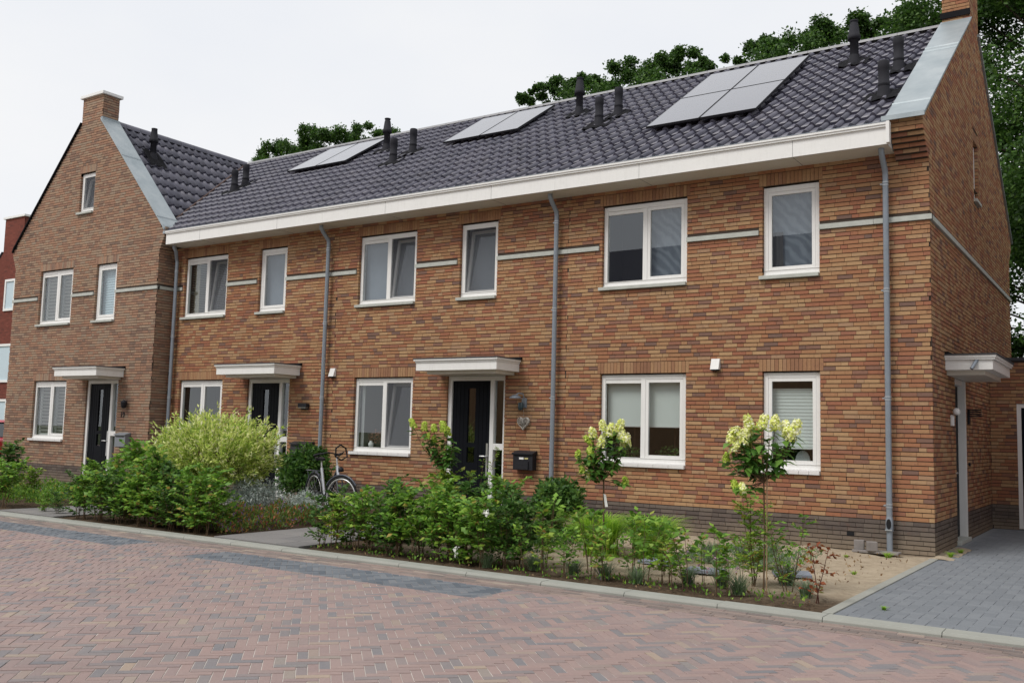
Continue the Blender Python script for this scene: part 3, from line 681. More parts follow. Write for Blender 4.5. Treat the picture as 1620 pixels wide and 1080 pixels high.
def drainpipe(parent, x, ztop=5.56, clamps=(5.11, 3.6, 2.1, 0.64), low=None, outlet=False, y=-0.10, xt=None):
    xt = x if xt is None else xt
    p = MB(); p.tube([(xt, -0.33, ztop+0.02), (xt, -0.33, ztop-0.05), (xt, -0.27, ztop-0.13), (x, y-0.02, ztop-0.26), (x, y, ztop-0.34), (x, y, low or 0.0)], 0.040, 16)
    o = p.build('drainpipe', M_PIPE, parent)
    if low: MB().tube([(x, y, low+0.02), (x, y, 0.0)], 0.045, 14).build('base_pipe', M_PIPELOW, o)
    for z in clamps:
        MB().tube([(x, y, z-0.028), (x, y, z-0.012)], 0.045, 14).build('clamp', M_CLAMP, o)
        MB().tube([(x, y, z+0.010), (x, y, z+0.028)], 0.045, 14).build('clamp', M_CLAMP, o)
        MB().box(x-0.075, x-0.03, y+0.0, y+0.10, z-0.008, z+0.008).build('bracket', M_CLAMP, o)
    if outlet:
        MB().tube([(x, y, 0.49), (x, y, 0.44), (x, y, 0.30)], [0.041, 0.050, 0.050], 14).build('leaf_catcher', M_PIPE, o)
        pts = [(x+0.031*math.cos(t), 0.395+0.07*math.sin(t)) for t in np.linspace(0, 2*math.pi, 20)[:-1]]
        MB().prism([(a, b) for a, b in pts], 1, y-0.056, y-0.045).build('outlet_opening', M_DARK, o)
        MB().box(x-0.045, x+0.045, y-0.066, y-0.046, 0.31, 0.325).build('outlet_lip', M_CLAMP, o)
    return o

# ------------------------------------------------------------------ ground, road, kerb, paths
def clip_poly(p, n, c):
    """keep the part where n.p <= c"""
    out = []
    for i in range(len(p)):
        a, b = p[i], p[(i+1) % len(p)]; da, db = n[0]*a[0]+n[1]*a[1]-c, n[0]*b[0]+n[1]*b[1]-c
        if da <= 0: out.append(a)
        if (da < 0 < db) or (db < 0 < da):
            t = da/(da-db); out.append((a[0]+(b[0]-a[0])*t, a[1]+(b[1]-a[1])*t))
    return out
def herring(x0, x1, y0, y1, W, n, ang, joint):
    """brick rectangles (as 4-point polygons) of an n:1 herringbone turned by ang"""
    c, s_ = math.cos(ang), math.sin(ang); out = []
    cx, cy = (x0+x1)/2, (y0+y1)/2; rad = math.hypot(x1-x0, y1-y0)/2; m = int(rad/W)+n*2
    h = joint/2
    for r in range(-m, m):
        for q in range(-m//(2*n)-2, m//(2*n)+3):
            xa = (r % (2*n)) + 2*n*q
            for (a0, a1, b0, b1) in ((xa*W+h, (xa+n)*W-h, r*W+h, (r+1)*W-h), (xa*W+h, (xa+1)*W-h, (r-2*n+1+0)*W+h, (r-2*n+1+n)*W-h)):
                pts = [(cx+c*x-s_*y, cy+s_*x+c*y) for x, y in ((a0, b0), (a1, b0), (a1, b1), (a0, b1))]
                mx = sum(p[0] for p in pts)/4; my = sum(p[1] for p in pts)/4
                if x0-0.2 < mx < x1+0.2 and y0-0.2 < my < y1+0.2: out.append(pts)
    return out
def road_z(y): return -0.032 - 0.012*max(0.0, min(1.0, (-5.5-y)/0.4)) + 0.016*max(0.0, min(3.0, (-5.9-y)))
def pave_emit(polys, zf, mat, name, parent, n_single, rg, edge=0.0025):
    """bricks with a small worn arris; the largest in the picture become objects of their own"""
    if not polys: return
    C = np.array([[sum(p[0] for p in P)/len(P), sum(p[1] for p in P)/len(P)] for P in polys])
    Z = np.array([zf(y) for y in C[:, 1]]); s = px_size(np.stack([C[:, 0], C[:, 1], Z], 1))
    order = [int(i) for i in np.argsort(-s)]; single = [i for i in order if s[i] > 0 and len(polys[i]) == 4][:n_single]; ss = set(single)
    def geom(P, z, cx, cy):
        dz = rg.uniform(-0.0018, 0.0018); tx, ty = rg.uniform(-0.009, 0.009), rg.uniform(-0.009, 0.009); n = len(P); mx = sum(p[0] for p in P)/n; my = sum(p[1] for p in P)/n
        top = []; low = []
        for p in P:
            zz = z+dz+(p[0]-mx)*tx+(p[1]-my)*ty; L = math.hypot(p[0]-mx, p[1]-my) or 1; k = 1-edge*1.4/L
            top.append((mx+(p[0]-mx)*k-cx, my+(p[1]-my)*k-cy, zz)); low.append((p[0]-cx, p[1]-cy, zz-edge))
        bot = [(x, y, z-0.014) for x, y, _ in low]
        fs = [tuple(range(n))] + [(i, n+i, n+(i+1) % n, (i+1) % n) for i in range(n)] + [(n+i, 2*n+i, 2*n+(i+1) % n, n+(i+1) % n) for i in range(n)]
        return top+low+bot, fs
    cache = {}
    for i in single:
        P = polys[i]; key = (round(P[1][0]-P[0][0], 2), round(P[1][1]-P[0][1], 2), round(P[2][0]-P[1][0], 2), round(P[2][1]-P[1][1], 2), rg.randrange(3))
        if key not in cache:
            v, f = geom(P, 0.0, C[i, 0], C[i, 1]); me = bpy.data.meshes.new(name); me.from_pydata(v, [], f); me.materials.append(mat); cache[key] = me
        o = bpy.data.objects.new(name, cache[key]); COL.objects.link(o); o.parent = parent; o.location = (C[i, 0], C[i, 1], Z[i])
    mb = MB()
    for i in range(len(polys)):
        if i in ss: continue
        v, f = geom(polys[i], Z[i], 0, 0); mb.add(v, f)
    me = mb.mesh(name+'_field'); link(name+'_field', me, mat, parent, kind='stuff')

# far ground sheet and the street's bed
g = MB(); g.quad((-400, -400, -0.30), (400, -400, -0.30), (400, 400, -0.30), (-400, 400, -0.30)); g.build('ground', M_GROUND, kind='structure')
rd = MB(); ys = [-5.866, -5.9, -6.9, -8.9, -14.0]
for i in range(len(ys)-1): rd.quad((-60, ys[i], road_z(ys[i])-0.0042), (14, ys[i], road_z(ys[i])-0.0042), (14, ys[i+1], road_z(ys[i+1])-0.0042), (-60, ys[i+1], road_z(ys[i+1])-0.0042))
road = rd.build('road', M_JOINT, kind='structure')
far = MB(); far.quad((-60, -27, -0.05), (14, -27, -0.05), (14, -14.0, -0.05), (-60, -14.0, -0.05)); far.quad((-60, -14, -0.07), (-24, -14, -0.07), (-24, -5.48, -0.07), (-60, -5.48, -0.07)); far.build('road_far', M_ROADFAR, road)
prg = random.Random(5)
polys = herring(-17.0, 3.2, -11.8, -5.87, 0.0700, 3, R(45), 0.0045)
red, dark = [], []
DK = [(-24.0, -8.43, -6.52, -5.90), (-7.05, -2.83, -6.57, -5.90)]
dkb = MB()
for (a, b, c, d) in DK: dkb.quad((a, c, road_z(c)-0.0030), (b, c, road_z(c)-0.0030), (b, d, road_z(d)-0.0030), (a, d, road_z(d)-0.0030))
dkb.build('dark_joint_bed', M_STONE, road)
def vis(P):
    x = sum(p[0] for p in P)/len(P); y = sum(p[1] for p in P)/len(P); return -9.4 + (x+0.0)*0.62*-1 > -99
for P in polys:
    P = clip_poly(P, (0, 1), -5.87)
    if len(P) < 3: continue
    rem = [P]
    for (a, b, c, d) in DK:
        nr = []
        for Q in rem:
            if max(p[0] for p in Q) < a or min(p[0] for p in Q) > b or max(p[1] for p in Q) < c or min(p[1] for p in Q) > d: nr.append(Q); continue
            for nrm, cc in (((-1, 0), -a), ((1, 0), b), ((0, -1), -c), ((0, 1), d)):
                o_ = clip_poly(Q, (-nrm[0], -nrm[1]), -cc)
                if len(o_) >= 3: nr.append(o_)
                Q = clip_poly(Q, nrm, cc)
                if len(Q) < 3: break
            if len(Q) >= 3: dark.append(Q)
        rem = nr
    red += rem
def area(P): return abs(sum(P[i][0]*P[(i+1) % len(P)][1]-P[(i+1) % len(P)][0]*P[i][1] for i in range(len(P))))/2
red = [P for P in red if area(P) > 0.0006]; dark = [P for P in dark if area(P) > 0.0006]
pave_emit(red, road_z, M_PAVE, 'street_brick', road, 270, prg)
pave_emit(dark, road_z, M_PAVED, 'dark_street_brick', road, 30, prg)
gut = []
for i in range(5):
    x = -24.0 + prg.random()*0.2; y1 = -5.505 - i*0.0715
    while x < 4.0: gut.append([(x+0.002, y1-0.069), (x+0.207, y1-0.069), (x+0.207, y1), (x+0.002, y1)]); x += 0.2095
gm = MB(); gm.quad((-60, -5.496, road_z(-5.50)-0.010), (14, -5.496, road_z(-5.50)-0.010), (14, -5.865, road_z(-5.865)-0.003), (-60, -5.865, road_z(-5.865)-0.003))
gutter = gm.build('gutter_strip', M_STONE, kind='structure')
pave_emit(gut, lambda y: road_z(y)-(0.006 if y > -5.65 else 0), M_PAVEG, 'gutter_brick', gutter, 200, prg)
# kerb: one-metre concrete elements flush with the gardens
kerb = empty('kerb', (0, -5.39, 0), kind='structure', absolute=True)
x = 6.66
while x > -30:
    k = MB(); x0, x1 = x-0.9405, x-0.003; rl = random.Random(int(x*10)); dz = rl.uniform(-.002, .002)
    k.prism([(-5.295, -0.2), (-5.495, -0.2), (-5.495, -0.022+dz), (-5.478, 0.0+dz), (-5.295, 0.002+dz)], 0, x0, x1)
    o = k.build('kerb_stone', M_KERB, kerb, bevel=0.003); x -= 0.9425
# garden ground: uneven sheet behind the kerb
nx, ny = 330, 84; X = np.linspace(-29, -0.0, nx); Yv = np.linspace(-5.296, 0.06, ny)
GX, GY = np.meshgrid(X, Yv, indexing='ij')
def bump(x, y): return 0.010*np.sin(x*3.1+y*2.3)+0.008*np.sin(x*7.3-y*5.1+1)+0.005*np.sin(x*17+y*13)+0.004*np.sin(x*29-y*31)
GZ = -0.012 + bump(GX, GY)*np.clip((GY+5.29)/0.3, 0, 1) - 0.010*(1-np.clip((GY+5.3)/0.15, 0, 1)) + rng.normal(size=GX.shape)*0.0025
V = np.stack([GX, GY, GZ], -1).reshape(-1, 3); I = np.arange(nx*ny).reshape(nx, ny)
Fc = np.stack([I[:-1, :-1], I[1:, :-1], I[1:, 1:], I[:-1, 1:]], -1).reshape(-1, 4)
link('garden_soil', np_mesh('garden_soil', V, Fc, M_SOIL, True), None, None, kind='structure')
# little stones and clods lying on it
cl = MB(); crg = random.Random(3)
for i in range(2600):
    x = crg.uniform(-6.2, -0.05) if i % 3 else crg.uniform(-14, -6); y = crg.uniform(-5.27, -0.05) if i % 2 else crg.uniform(-5.27, -4.5); r = crg.uniform(0.004, 0.013)
    vs = [(x+r*crg.uniform(.7, 1.3)*a, y+r*crg.uniform(.7, 1.3)*b, 0.0+r*c) for a, b, c in ((1, 0, 0), (0, 1, 0), (-1, 0, 0), (0, -1, 0), (0, 0, .8), (0, 0, -1))]
    cl.add(vs, [(0, 1, 4), (1, 2, 4), (2, 3, 4), (3, 0, 4)])
cl.build('soil_crumbs', M_SOIL, kind='stuff')
M_LITTER = m_leaf('dry_leaf', [(0, (0.10, 0.055, 0.03)), (0.6, (0.22, 0.13, 0.06)), (1, (0.34, 0.24, 0.12))], 0.1)
# driveway
dv = MB(); dv.quad((0.0, -5.294, -0.003), (8, -5.294, -0.003), (8, 9, -0.003), (0.0, 9, -0.003)); drive = dv.build('driveway', M_JOINTD, kind='structure')
dp = []
for P in herring(0.0, 4.2, -5.294, 5.6, 0.105, 2, 0.0, 0.003):
    for nrm, cc in (((0, -1), 5.292), ((-1, 0), -0.105), ((0, 1), 5.55)):
        P = clip_poly(P, nrm, cc)
        if len(P) < 3: break
    if len(P) >= 3 and area(P) > 0.0008: dp.append(P)
def in_corner(P):
    x = sum(p[0] for p in P)/len(P); y = sum(p[1] for p in P)/len(P); return x < 0.26 and y > -0.30 and y < 1.42
dp = [P for P in dp if not in_corner(P)]
pave_emit(dp, lambda y: 0.001, M_DRIVE, 'driveway_paver', drive, 300, prg)
ed = -5.293
while ed < -0.35:
    MB().box(0.002, 0.098, ed+0.002, min(ed+0.998, -0.35), -0.15, 0.010).build('edging_stone', M_STONE if False else M_KERB, drive, bevel=0.003); ed += 1.0
sb = MB()
ns = 12
for i in range(ns):
    for j in range(ns*3):
        x0, x1 = 0.0+0.27*i/ns, 0.0+0.27*(i+1)/ns; y0, y1 = -0.36+1.78*j/(ns*3), -0.36+1.78*(j+1)/(ns*3)
        zz = lambda x, y: 0.004+0.010*math.sin(x*19+y*11)*math.cos(y*7)
        sb.add([(x0, y0, zz(x0, y0)), (x1, y0, zz(x1, y0)), (x1, y1, zz(x1, y1)), (x0, y1, zz(x0, y1))], [(0, 1, 2, 3)])
sb.build('sand_patch', M_SOIL, kind='structure')
# garden paths of grey slabs to the front doors
def path(xa, xb, ya, yb, name):
    m = MB(); m.quad((xa, ya, 0.006), (xb, ya, 0.006), (xb, yb, 0.006), (xa, yb, 0.006)); p = m.build(name, M_JOINTD, kind='structure')
    y = ya
    while y < yb-0.1:
        n = int(round((xb-xa)/0.4)); w = (xb-xa)/n
        for i in range(n): MB().box(xa+i*w+0.002, xa+(i+1)*w-0.002, y+0.002, y+0.398, -0.03, 0.018+rnd.uniform(-.001, .001)).build('path_slab', M_PATH, p)
        y += 0.4
path(-8.05, -6.45, -5.292, -0.2, 'garden_path'); path(-13.45, -11.85, -5.292, -0.2, 'garden_path'); path(-18.9, -17.5, -5.292, -0.6, 'garden_path')

# ------------------------------------------------------------------ the houses
GY0 = -0.45                       # face of the corner house, in front of the terrace's face (Y = 0)
XC = -19.4; XR = -16.37; XL = -22.43
ZG0, ZG1, ZU0, ZU1 = 1.0625, 2.5, 3.9375, 5.3125
MR = 0.655; ZE = 5.90; YE = -0.42; YRG = 4.5; ZRG = ZE + MR*(YRG-YE)      # main roof plane
MG = (ZRG-ZE)/(3.05)                                                     # steeper roof of the corner house
def roofz(y): return ZE + MR*(y-YE)
def gablez(x): return ZRG - MG*(x-XC)
B2, B1 = -5.75, -11.15

house = {}
house['end'] = empty('terraced_house', (-2.9, 4.5, 0), 'end terrace brick house beside the grey driveway, with a four-panel solar roof and zinc verge', 'house', 'row of brick terraced houses', absolute=True)
house['mid'] = empty('terraced_house', (-8.4, 4.5, 0), 'middle terrace brick house with a wicker heart and black letterbox beside its black door', 'house', 'row of brick terraced houses', absolute=True)
house['far'] = empty('terraced_house', (-13.8, 4.5, 0), 'terrace brick house behind the big variegated willow, next to the gabled house', 'house', 'row of brick terraced houses', absolute=True)
house['gab'] = empty('gabled_house', (-19.4, 4.5, 0), 'brown brick house at the left end of the row with a tall front gable', 'house', absolute=True)
FT = F_front(0.0); FG = F_front(GY0); FS = F_side(0.0); FRET = F_side(XR)

# window layout along the terrace: (house, u0, u1, z0, z1, options)
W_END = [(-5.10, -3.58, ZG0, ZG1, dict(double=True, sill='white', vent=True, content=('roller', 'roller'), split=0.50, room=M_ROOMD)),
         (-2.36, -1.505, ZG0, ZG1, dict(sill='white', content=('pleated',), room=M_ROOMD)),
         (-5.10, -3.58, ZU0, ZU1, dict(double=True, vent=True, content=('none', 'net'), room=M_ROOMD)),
         (-2.36, -1.505, ZU0, ZU1, dict(content=('netwedge',)))]
W_MID = [(-10.58, -9.09, ZG0, ZG1, dict(double=True, sill='white', vent=True, tilt=(False, True), content=('vases', 'none'))),
         (-10.58, -9.11, ZU0, ZU1, dict(double=True, vent=True, tilt=(False, True), content=('grey', 'grey'))),
         (-8.07, -7.23, ZU0, ZU1, dict(tilt=(True,), content=('grey',)))]
W_FAR = [(-15.97, -14.49, ZG0, ZG1, dict(double=True, sill='white', vent=True, content=('plant', 'none'))),
         (-15.99, -14.52, ZU0, ZU1, dict(double=True, vent=True, tilt=(False, True), content=('venetian_side', 'venetian'))),
         (-13.48, -12.64, ZU0, ZU1, dict(content=('grey',)))]
W_GAB = [(-21.16, -19.72, ZG0, ZG1, dict(double=True, sill='white', vent=True, content=('shutter', 'shutter'))),
         (-21.20, -19.76, ZU0, ZU1, dict(double=True, vent=True, content=('shutter', 'shutter'))),
         (-18.77, -17.95, ZU0, ZU1, dict(content=('paleblue',)))]
D_MID = (-8.27, -6.99); D_FAR = (-13.67, -12.39); D_GAB = (-18.87, -17.60)
def openings(ws, door=None):
    h = [(a, b, z0-0.0625, z1) for a, b, z0, z1, _ in ws]
    if door: h.append((door[0], door[1], 0.0, ZG1))
    return h
def rolls(ws, door=None):
    return [(a-0.05, b+0.05, z1, z1+0.1875) for a, b, z0, z1, _ in ws] + ([(door[0]-0.05, door[1]+0.05, ZG1, ZG1+0.1875)] if door else [])
band_z = (4.5625, 4.640)

def facade(key, T, u0, u1, ws, door, brick, k1, seed, z1, extra=None, nsingle=300, extra_groups=(), band=True, clip=None, clip_poly2=None):
    H = house[key]; op = openings(ws, door); rl = rolls(ws, door)
    mb = MB(T)
    if clip_poly2 is None: wall_sheet(mb, u0, u1, -0.2, z1, op)
    else: clip_poly2(mb, op)
    if extra: extra(mb)
    wall = mb.build('wall', M_MORTAR, H)
    bz = [(a, b, *band_z) for a, b in band_segs(u0, u1, ws)] if band else []
    holes = op + rl + bz
    G = [(brick_boxes(u0, u1, 7, k1, T, holes, clip, seed), T, brick), (brick_boxes(u0, u1, -2, 7, T, holes, None, seed+1), T, M_PLINTH)]
    for i, (a, b, z0, z1_) in enumerate(rl): G.append((soldier_boxes(a, b, z0, z1_, seed+i), T, M_ROLL if brick is M_BRICK else brick))
    G += list(extra_groups)
    emit_bricks(G, nsingle, wall)
    return wall
def band_segs(u0, u1, ws):
    segs = [(u0, u1)]
    for a, b, z0, z1, _ in ws:
        if not (z0 < band_z[0] < z1): continue
        ns = []
        for s0, s1 in segs:
            if a > s0 and b < s1: ns += [(s0, a-0.05), (b, s1)]
            elif a <= s0 < b: ns.append((b, s1))
            elif a < s1 <= b: ns.append((s0, a))
            else: ns.append((s0, s1))
        segs = ns
    return segs
def band(parent, T, segs, end_lo=0.0, end_hi=0.0):
    for a, b in segs:
        n = max(1, int(round((b-a)/1.0))); w = (b-a)/n
        for i in range(n):
            MB(T).box(a+i*w+(0.0015 if i else 0), a+(i+1)*w-(0.0015 if i < n-1 else 0), -0.05, 0.032, band_z[0]+0.004, band_z[1]).build('band_stone', M_CONC, parent, bevel=0.003)

# ---- end house
def corbel_boxes(u0, u1, step, n, flush, seed, kstart=87):
    rg = random.Random(seed); out = []
    for i in range(n+flush):
        k = kstart+i; d = step*min(i+1, n); m = (u0+u1)/2
        cuts = [u0, m, u1] if i % 2 == 0 else [u0, u0+(u1-u0)*0.28, u0+(u1-u0)*0.78, u1]
        for a, b in zip(cuts[:-1], cuts[1:]): out.append((a+0.003, b-0.003 if b < u1 else b, -0.11, d+rg.uniform(-.002, .002), k*CH+0.005, (k+1)*CH-0.005))
    return out
COPM = 0.683; COP0 = 5.97
def cop(y): return COP0 + COPM*(y+0.40)
def side_clip(z):
    if z <= 5.99: return (0.016, 9.0)
    lo = (z-COP0)/COPM - 0.40; return (lo+0.01, 9.0-lo-0.01)
DOOR_S = (1.80, 2.78); SLIT = (4.15, 4.66, 5.77, 6.83)
def end_extra(mb):
    # side wall mortar face, built in world axes through the inverse of the front transform
    w = lambda x, y, z: (x, -y, z)
    hs = [(DOOR_S[0], DOOR_S[1], 0.0, 2.5), (SLIT[0], SLIT[1], SLIT[2]-0.0625, SLIT[3])]
    m2 = MB(); wall_sheet(m2, 0.0, 9.0, -0.2, 5.97, [hs[0], (SLIT[0], SLIT[1], SLIT[2]-0.0625, 5.97)])
    mb.add([w(d, u, z) for u, d, z in m2.v], m2.f)
    # gable part: left of the slit, right of it, above it
    def poly(ps): mb.add([w(-0.010, y, z) for y, z in ps], [tuple(range(len(ps)))])
    poly([(-0.40, 5.97), (SLIT[0], 5.97), (SLIT[0], cop(SLIT[0]))]); poly([(SLIT[1], 5.97), (9.40, 5.97), (SLIT[1], cop(9.0-SLIT[1]))])
    poly([(SLIT[0], SLIT[3]), (SLIT[1], SLIT[3]), (SLIT[1], cop(9.0-SLIT[1])), (4.5, cop(4.5)), (SLIT[0], cop(SLIT[0]))])
    D = -0.3
    for a in (SLIT[0]-0.003, SLIT[1]+0.003): mb.add([w(-0.010, a, 5.97), w(D, a, 5.97), w(D, a, SLIT[3]), w(-0.010, a, SLIT[3])], [(0, 1, 2, 3)])
    # solid core of the corner pier and corbel
    core = MB()
    for i in range(9):
        k = 87+i; d = min(0.0625*min(i+1, 6), 0.375); core.box(-0.42, -0.012, -d+0.012, 0.3, k*CH, (k+1)*CH)
    mb.add([w(x, y, z) for x, y, z in core.v], core.f)
side_holes = [(DOOR_S[0], DOOR_S[1], 0.0, 2.5), (SLIT[0], SLIT[1], SLIT[2]-0.0625, SLIT[3]), (-1, 9.1, *band_z), (DOOR_S[0]-0.05, DOOR_S[1]+0.05, 2.5, 2.6875), (SLIT[0]-0.05, SLIT[1]+0.05, SLIT[3], SLIT[3]+0.1875)]
eg = [(brick_boxes(-0.40, 9.4, 7, 147, FS, side_holes, side_clip, 77), FS, M_BRICK), (brick_boxes(0.016, 9.0, -2, 7, FS, side_holes, None, 78), FS, M_PLINTH),
      (soldier_boxes(DOOR_S[0]-0.05, DOOR_S[1]+0.05, 2.5, 2.6875, 4), FS, M_ROLL), (soldier_boxes(SLIT[0]-0.05, SLIT[1]+0.05, SLIT[3], SLIT[3]+0.1875, 4), FS, M_ROLL),
      (corbel_boxes(-0.43, 0.0, 0.0625, 6, 2, 3), FT, M_BRICK)]
# rear kneeler of the side gable
rk = [(9.0-0.1, 9.0+0.0625*min(i+1, 6), -0.10, 0.0, (87+i)*CH+0.005, (88+i)*CH-0.005) for i in range(8)]
eg.append((rk, FS, M_BRICK))
w_end = facade('end', FT, B2, 0.0, W_END, None, M_BRICK, 89, 10, 5.6, end_extra, 300, eg)
w_mid = facade('mid', FT, B1, B2, W_MID, D_MID, M_BRICK, 89, 20, 5.6)
w_far = facade('far', FT, XR, B1, W_FAR, D_FAR, M_BRICK, 89, 30, 5.6)
for key, ws, T, a, b in (('end', W_END, FT, B2, 0.0), ('mid', W_MID, FT, B1, B2), ('far', W_FAR, FT, XR, B1)):
    H = house[key]
    for u0, u1, z0, z1, o in ws: window(H, T, u0, u1, z0, z1, **o)
    band(H, T, band_segs(a, b + (0.0 if b else 0.032), ws))
band(house['end'], FS, [(0.0, 9.04)])
front_door(house['mid'], FT, *D_MID, ZG1); front_door(house['far'], FT, *D_FAR, ZG1)
canopy(house['mid'], FT, -8.45, -6.70); canopy(house['far'], FT, -13.85, -12.10)

# ---- gabled corner house
def gclip_line(z): return 3.17 - (z-6.0)/1.0956
def gab_clip(z):
    if z <= 5.99: return (XL, XR)
    h = max(gclip_line(z), 0.43) if z <= 9.62 else 0.43
    return (XC-h+ (0.012 if h > 0.431 else 0), XC+h-(0.012 if h > 0.431 else 0))
W_ATT = (-19.71, -19.09, 6.6875, 7.6875, dict(tilt=(True,), content=('grey',), room_d=0.6))
def gab_poly(mb, op):
    wall_sheet(mb, XL, XR, -0.2, 6.0, op)
    a, b, z0, z1 = W_ATT[0], W_ATT[1], W_ATT[2]-0.0625, W_ATT[3]
    P = lambda ps: mb.add([(x, -0.010, z) for x, z in ps], [tuple(range(len(ps)))])
    zl = lambda x: 6.0+1.0956*(3.17-abs(x-XC))
    P([(XC-3.17, 6.0), (a, 6.0), (a, 9.0), (XC-0.43, 9.0)]); P([(b, 6.0), (XC+3.17, 6.0), (XC+0.43, 9.0), (b, 9.0)])
    P([(a, 6.0), (b, 6.0), (b, z0), (a, z0)]); P([(a, z1), (b, z1), (b, 9.0), (a, 9.0)]); P([(XC-0.43, 9.0), (XC+0.43, 9.0), (XC+0.43, 9.62), (XC-0.43, 9.62)])
    for x in (a-0.003, b+0.003): mb.quad((x, -0.01, z0), (x, -0.3, z0), (x, -0.3, z1), (x, -0.01, z1))
    # return wall toward the terrace, chimney sides
    def ret(x, y0, y1, z0_, z1_): mb.add([(x, GY0-y, z) for y, z in ((y0, z0_), (y1, z0_), (y1, z1_), (y0, z1_))], [(0, 1, 2, 3)])
    ret(XR-0.010, GY0, 0.05, -0.2, 6.0); ret(XC+0.42, GY0, 0.0, 8.6, 9.62); ret(XC-0.42, GY0, 0.0, 8.6, 9.62)
    for sgn, xe in ((1, XR), (-1, XL)):
        for i in range(8):
            k = 88+i; d = 0.03*min(i+1, 6)
            xs = sorted((xe-sgn*0.05, xe+sgn*(d-0.01))); y0, y1 = GY0+0.012, (0.0 if sgn > 0 else 0.4)
            c = MB().box(xs[0], xs[1], y0, y1, k*CH, (k+1)*CH); mb.add([(x, GY0-y, z) for x, y, z in c.v], c.f)
ghole = [(XR-0.0, XR+0.3, 0, 0)]
ws_g = W_GAB + [W_ATT]
ret_holes = [(-1, 1, *band_z)]
gk = []
for i in range(8):
    k = 88+i; d = 0.03*min(i+1, 6); gk.append((XR-0.12, XR+d, -0.44, 0.0, k*CH+0.005, (k+1)*CH-0.005)); gk.append((XL-d, XL+0.12, -0.3, 0.0, k*CH+0.005, (k+1)*CH-0.005))
gxg = [(brick_boxes(GY0+0.016, 0.0, 7, 96, FRET, ret_holes, None, 91), FRET, M_BRICKG), (brick_boxes(GY0+0.016, 0.0, -2, 7, FRET, [], None, 92), FRET, M_PLINTH),
       (brick_boxes(GY0+0.016, 0.0, 138, 154, F_side(XC+0.43), [], None, 93), F_side(XC+0.43), M_BRICKG),
       (brick_boxes(GY0+0.016, 0.0, 138, 154, F_left(XC-0.43), [], None, 94), F_left(XC-0.43), M_BRICKG), (gk, FG, M_BRICKG)]
w_gab = facade('gab', FG, XL, XR, ws_g, D_GAB, M_BRICKG, 154, 40, 6.0, None, 300, gxg, True, gab_clip, gab_poly)
for u0, u1, z0, z1, o in ws_g: window(house['gab'], FG, u0, u1, z0, z1, **o)
band(house['gab'], FG, band_segs(XL, XR+0.032, W_GAB)); band(house['gab'], FRET, [(GY0, -0.034)])
front_door(house['gab'], FG, *D_GAB, ZG1); canopy(house['gab'], FG, -19.10, -17.42)
ch = house['gab']
MB().box(XC-0.49, XC+0.49, GY0-0.06, 0.06, 9.625, 9.70).build('chimney_cap', M_WHITE, ch, bevel=0.006)
MB().box(XC-0.40, XC+0.40, GY0+0.03, -0.03, 8.8, 9.622).build('chimney_core', M_MORTAR, ch)
MB().box(XC+0.40, XC+0.455, GY0-0.012, 0.03, 8.93, 9.05).build('chimney_flashing', M_LEAD if False else M_ZINC, ch)
# far side walls so the houses are closed bodies
MB().box(XL+0.0, XL+0.012, GY0+0.012, 9.0, -0.2, 5.95).build('side_wall', M_BRICKG, ch)
MB().box(XL, -0.3, 8.95, 9.0, -0.2, 5.95).build('rear_wall', M_MORTAR, house['mid'])

# ---- verge copings (zinc)
cz = MB()
def strip(pts, x0, x1, th=0.045):
    m = MB(); n = len(pts); vs = []
    for y, z in pts: vs += [(x0, y, z), (x1, y, z), (x1, y, z-th), (x0, y, z-th)]
    fs = [(0, 3, 2, 1), (4*(n-1), 4*(n-1)+1, 4*(n-1)+2, 4*(n-1)+3)]
    for i in range(n-1):
        for k in range(4): fs.append((4*i+k, 4*i+(k+1) % 4, 4*i+4+(k+1) % 4, 4*i+4+k))
    m.add(vs, fs); return m
yb = -0.46
c1 = strip([(yb, 5.955), (yb+0.06, cop(yb+0.06)+0.02), (4.06, cop(4.06)+0.02)], -0.475, 0.035)
cop_r = c1.build('verge_coping', M_ZINC, house['end'], bevel=0.006)
for y in (0.0, 2.35, 2.52):
    MB().add([(-0.475, y, cop(y)+0.021), (0.036, y, cop(y)+0.021), (0.036, y+0.018, cop(y)+0.052), (-0.475, y+0.018, cop(y)+0.052), (-0.475, y+0.04, cop(y+0.04)+0.021), (0.036, y+0.04, cop(y+0.04)+0.021)], [(0, 1, 2, 3), (3, 2, 5, 4)]).build('coping_seam', M_ZINC, cop_r)
MB().box(-0.52, 0.04, -0.475, -0.455, 5.90, 5.965).build('drip_edge', M_ZINC, cop_r)
strip([(9.0-4.06, cop(4.06)+0.02), (9.40, cop(-0.40)+0.02), (9.46, 5.955)], -0.475, 0.035).build('verge_coping', M_ZINC, house['end'])
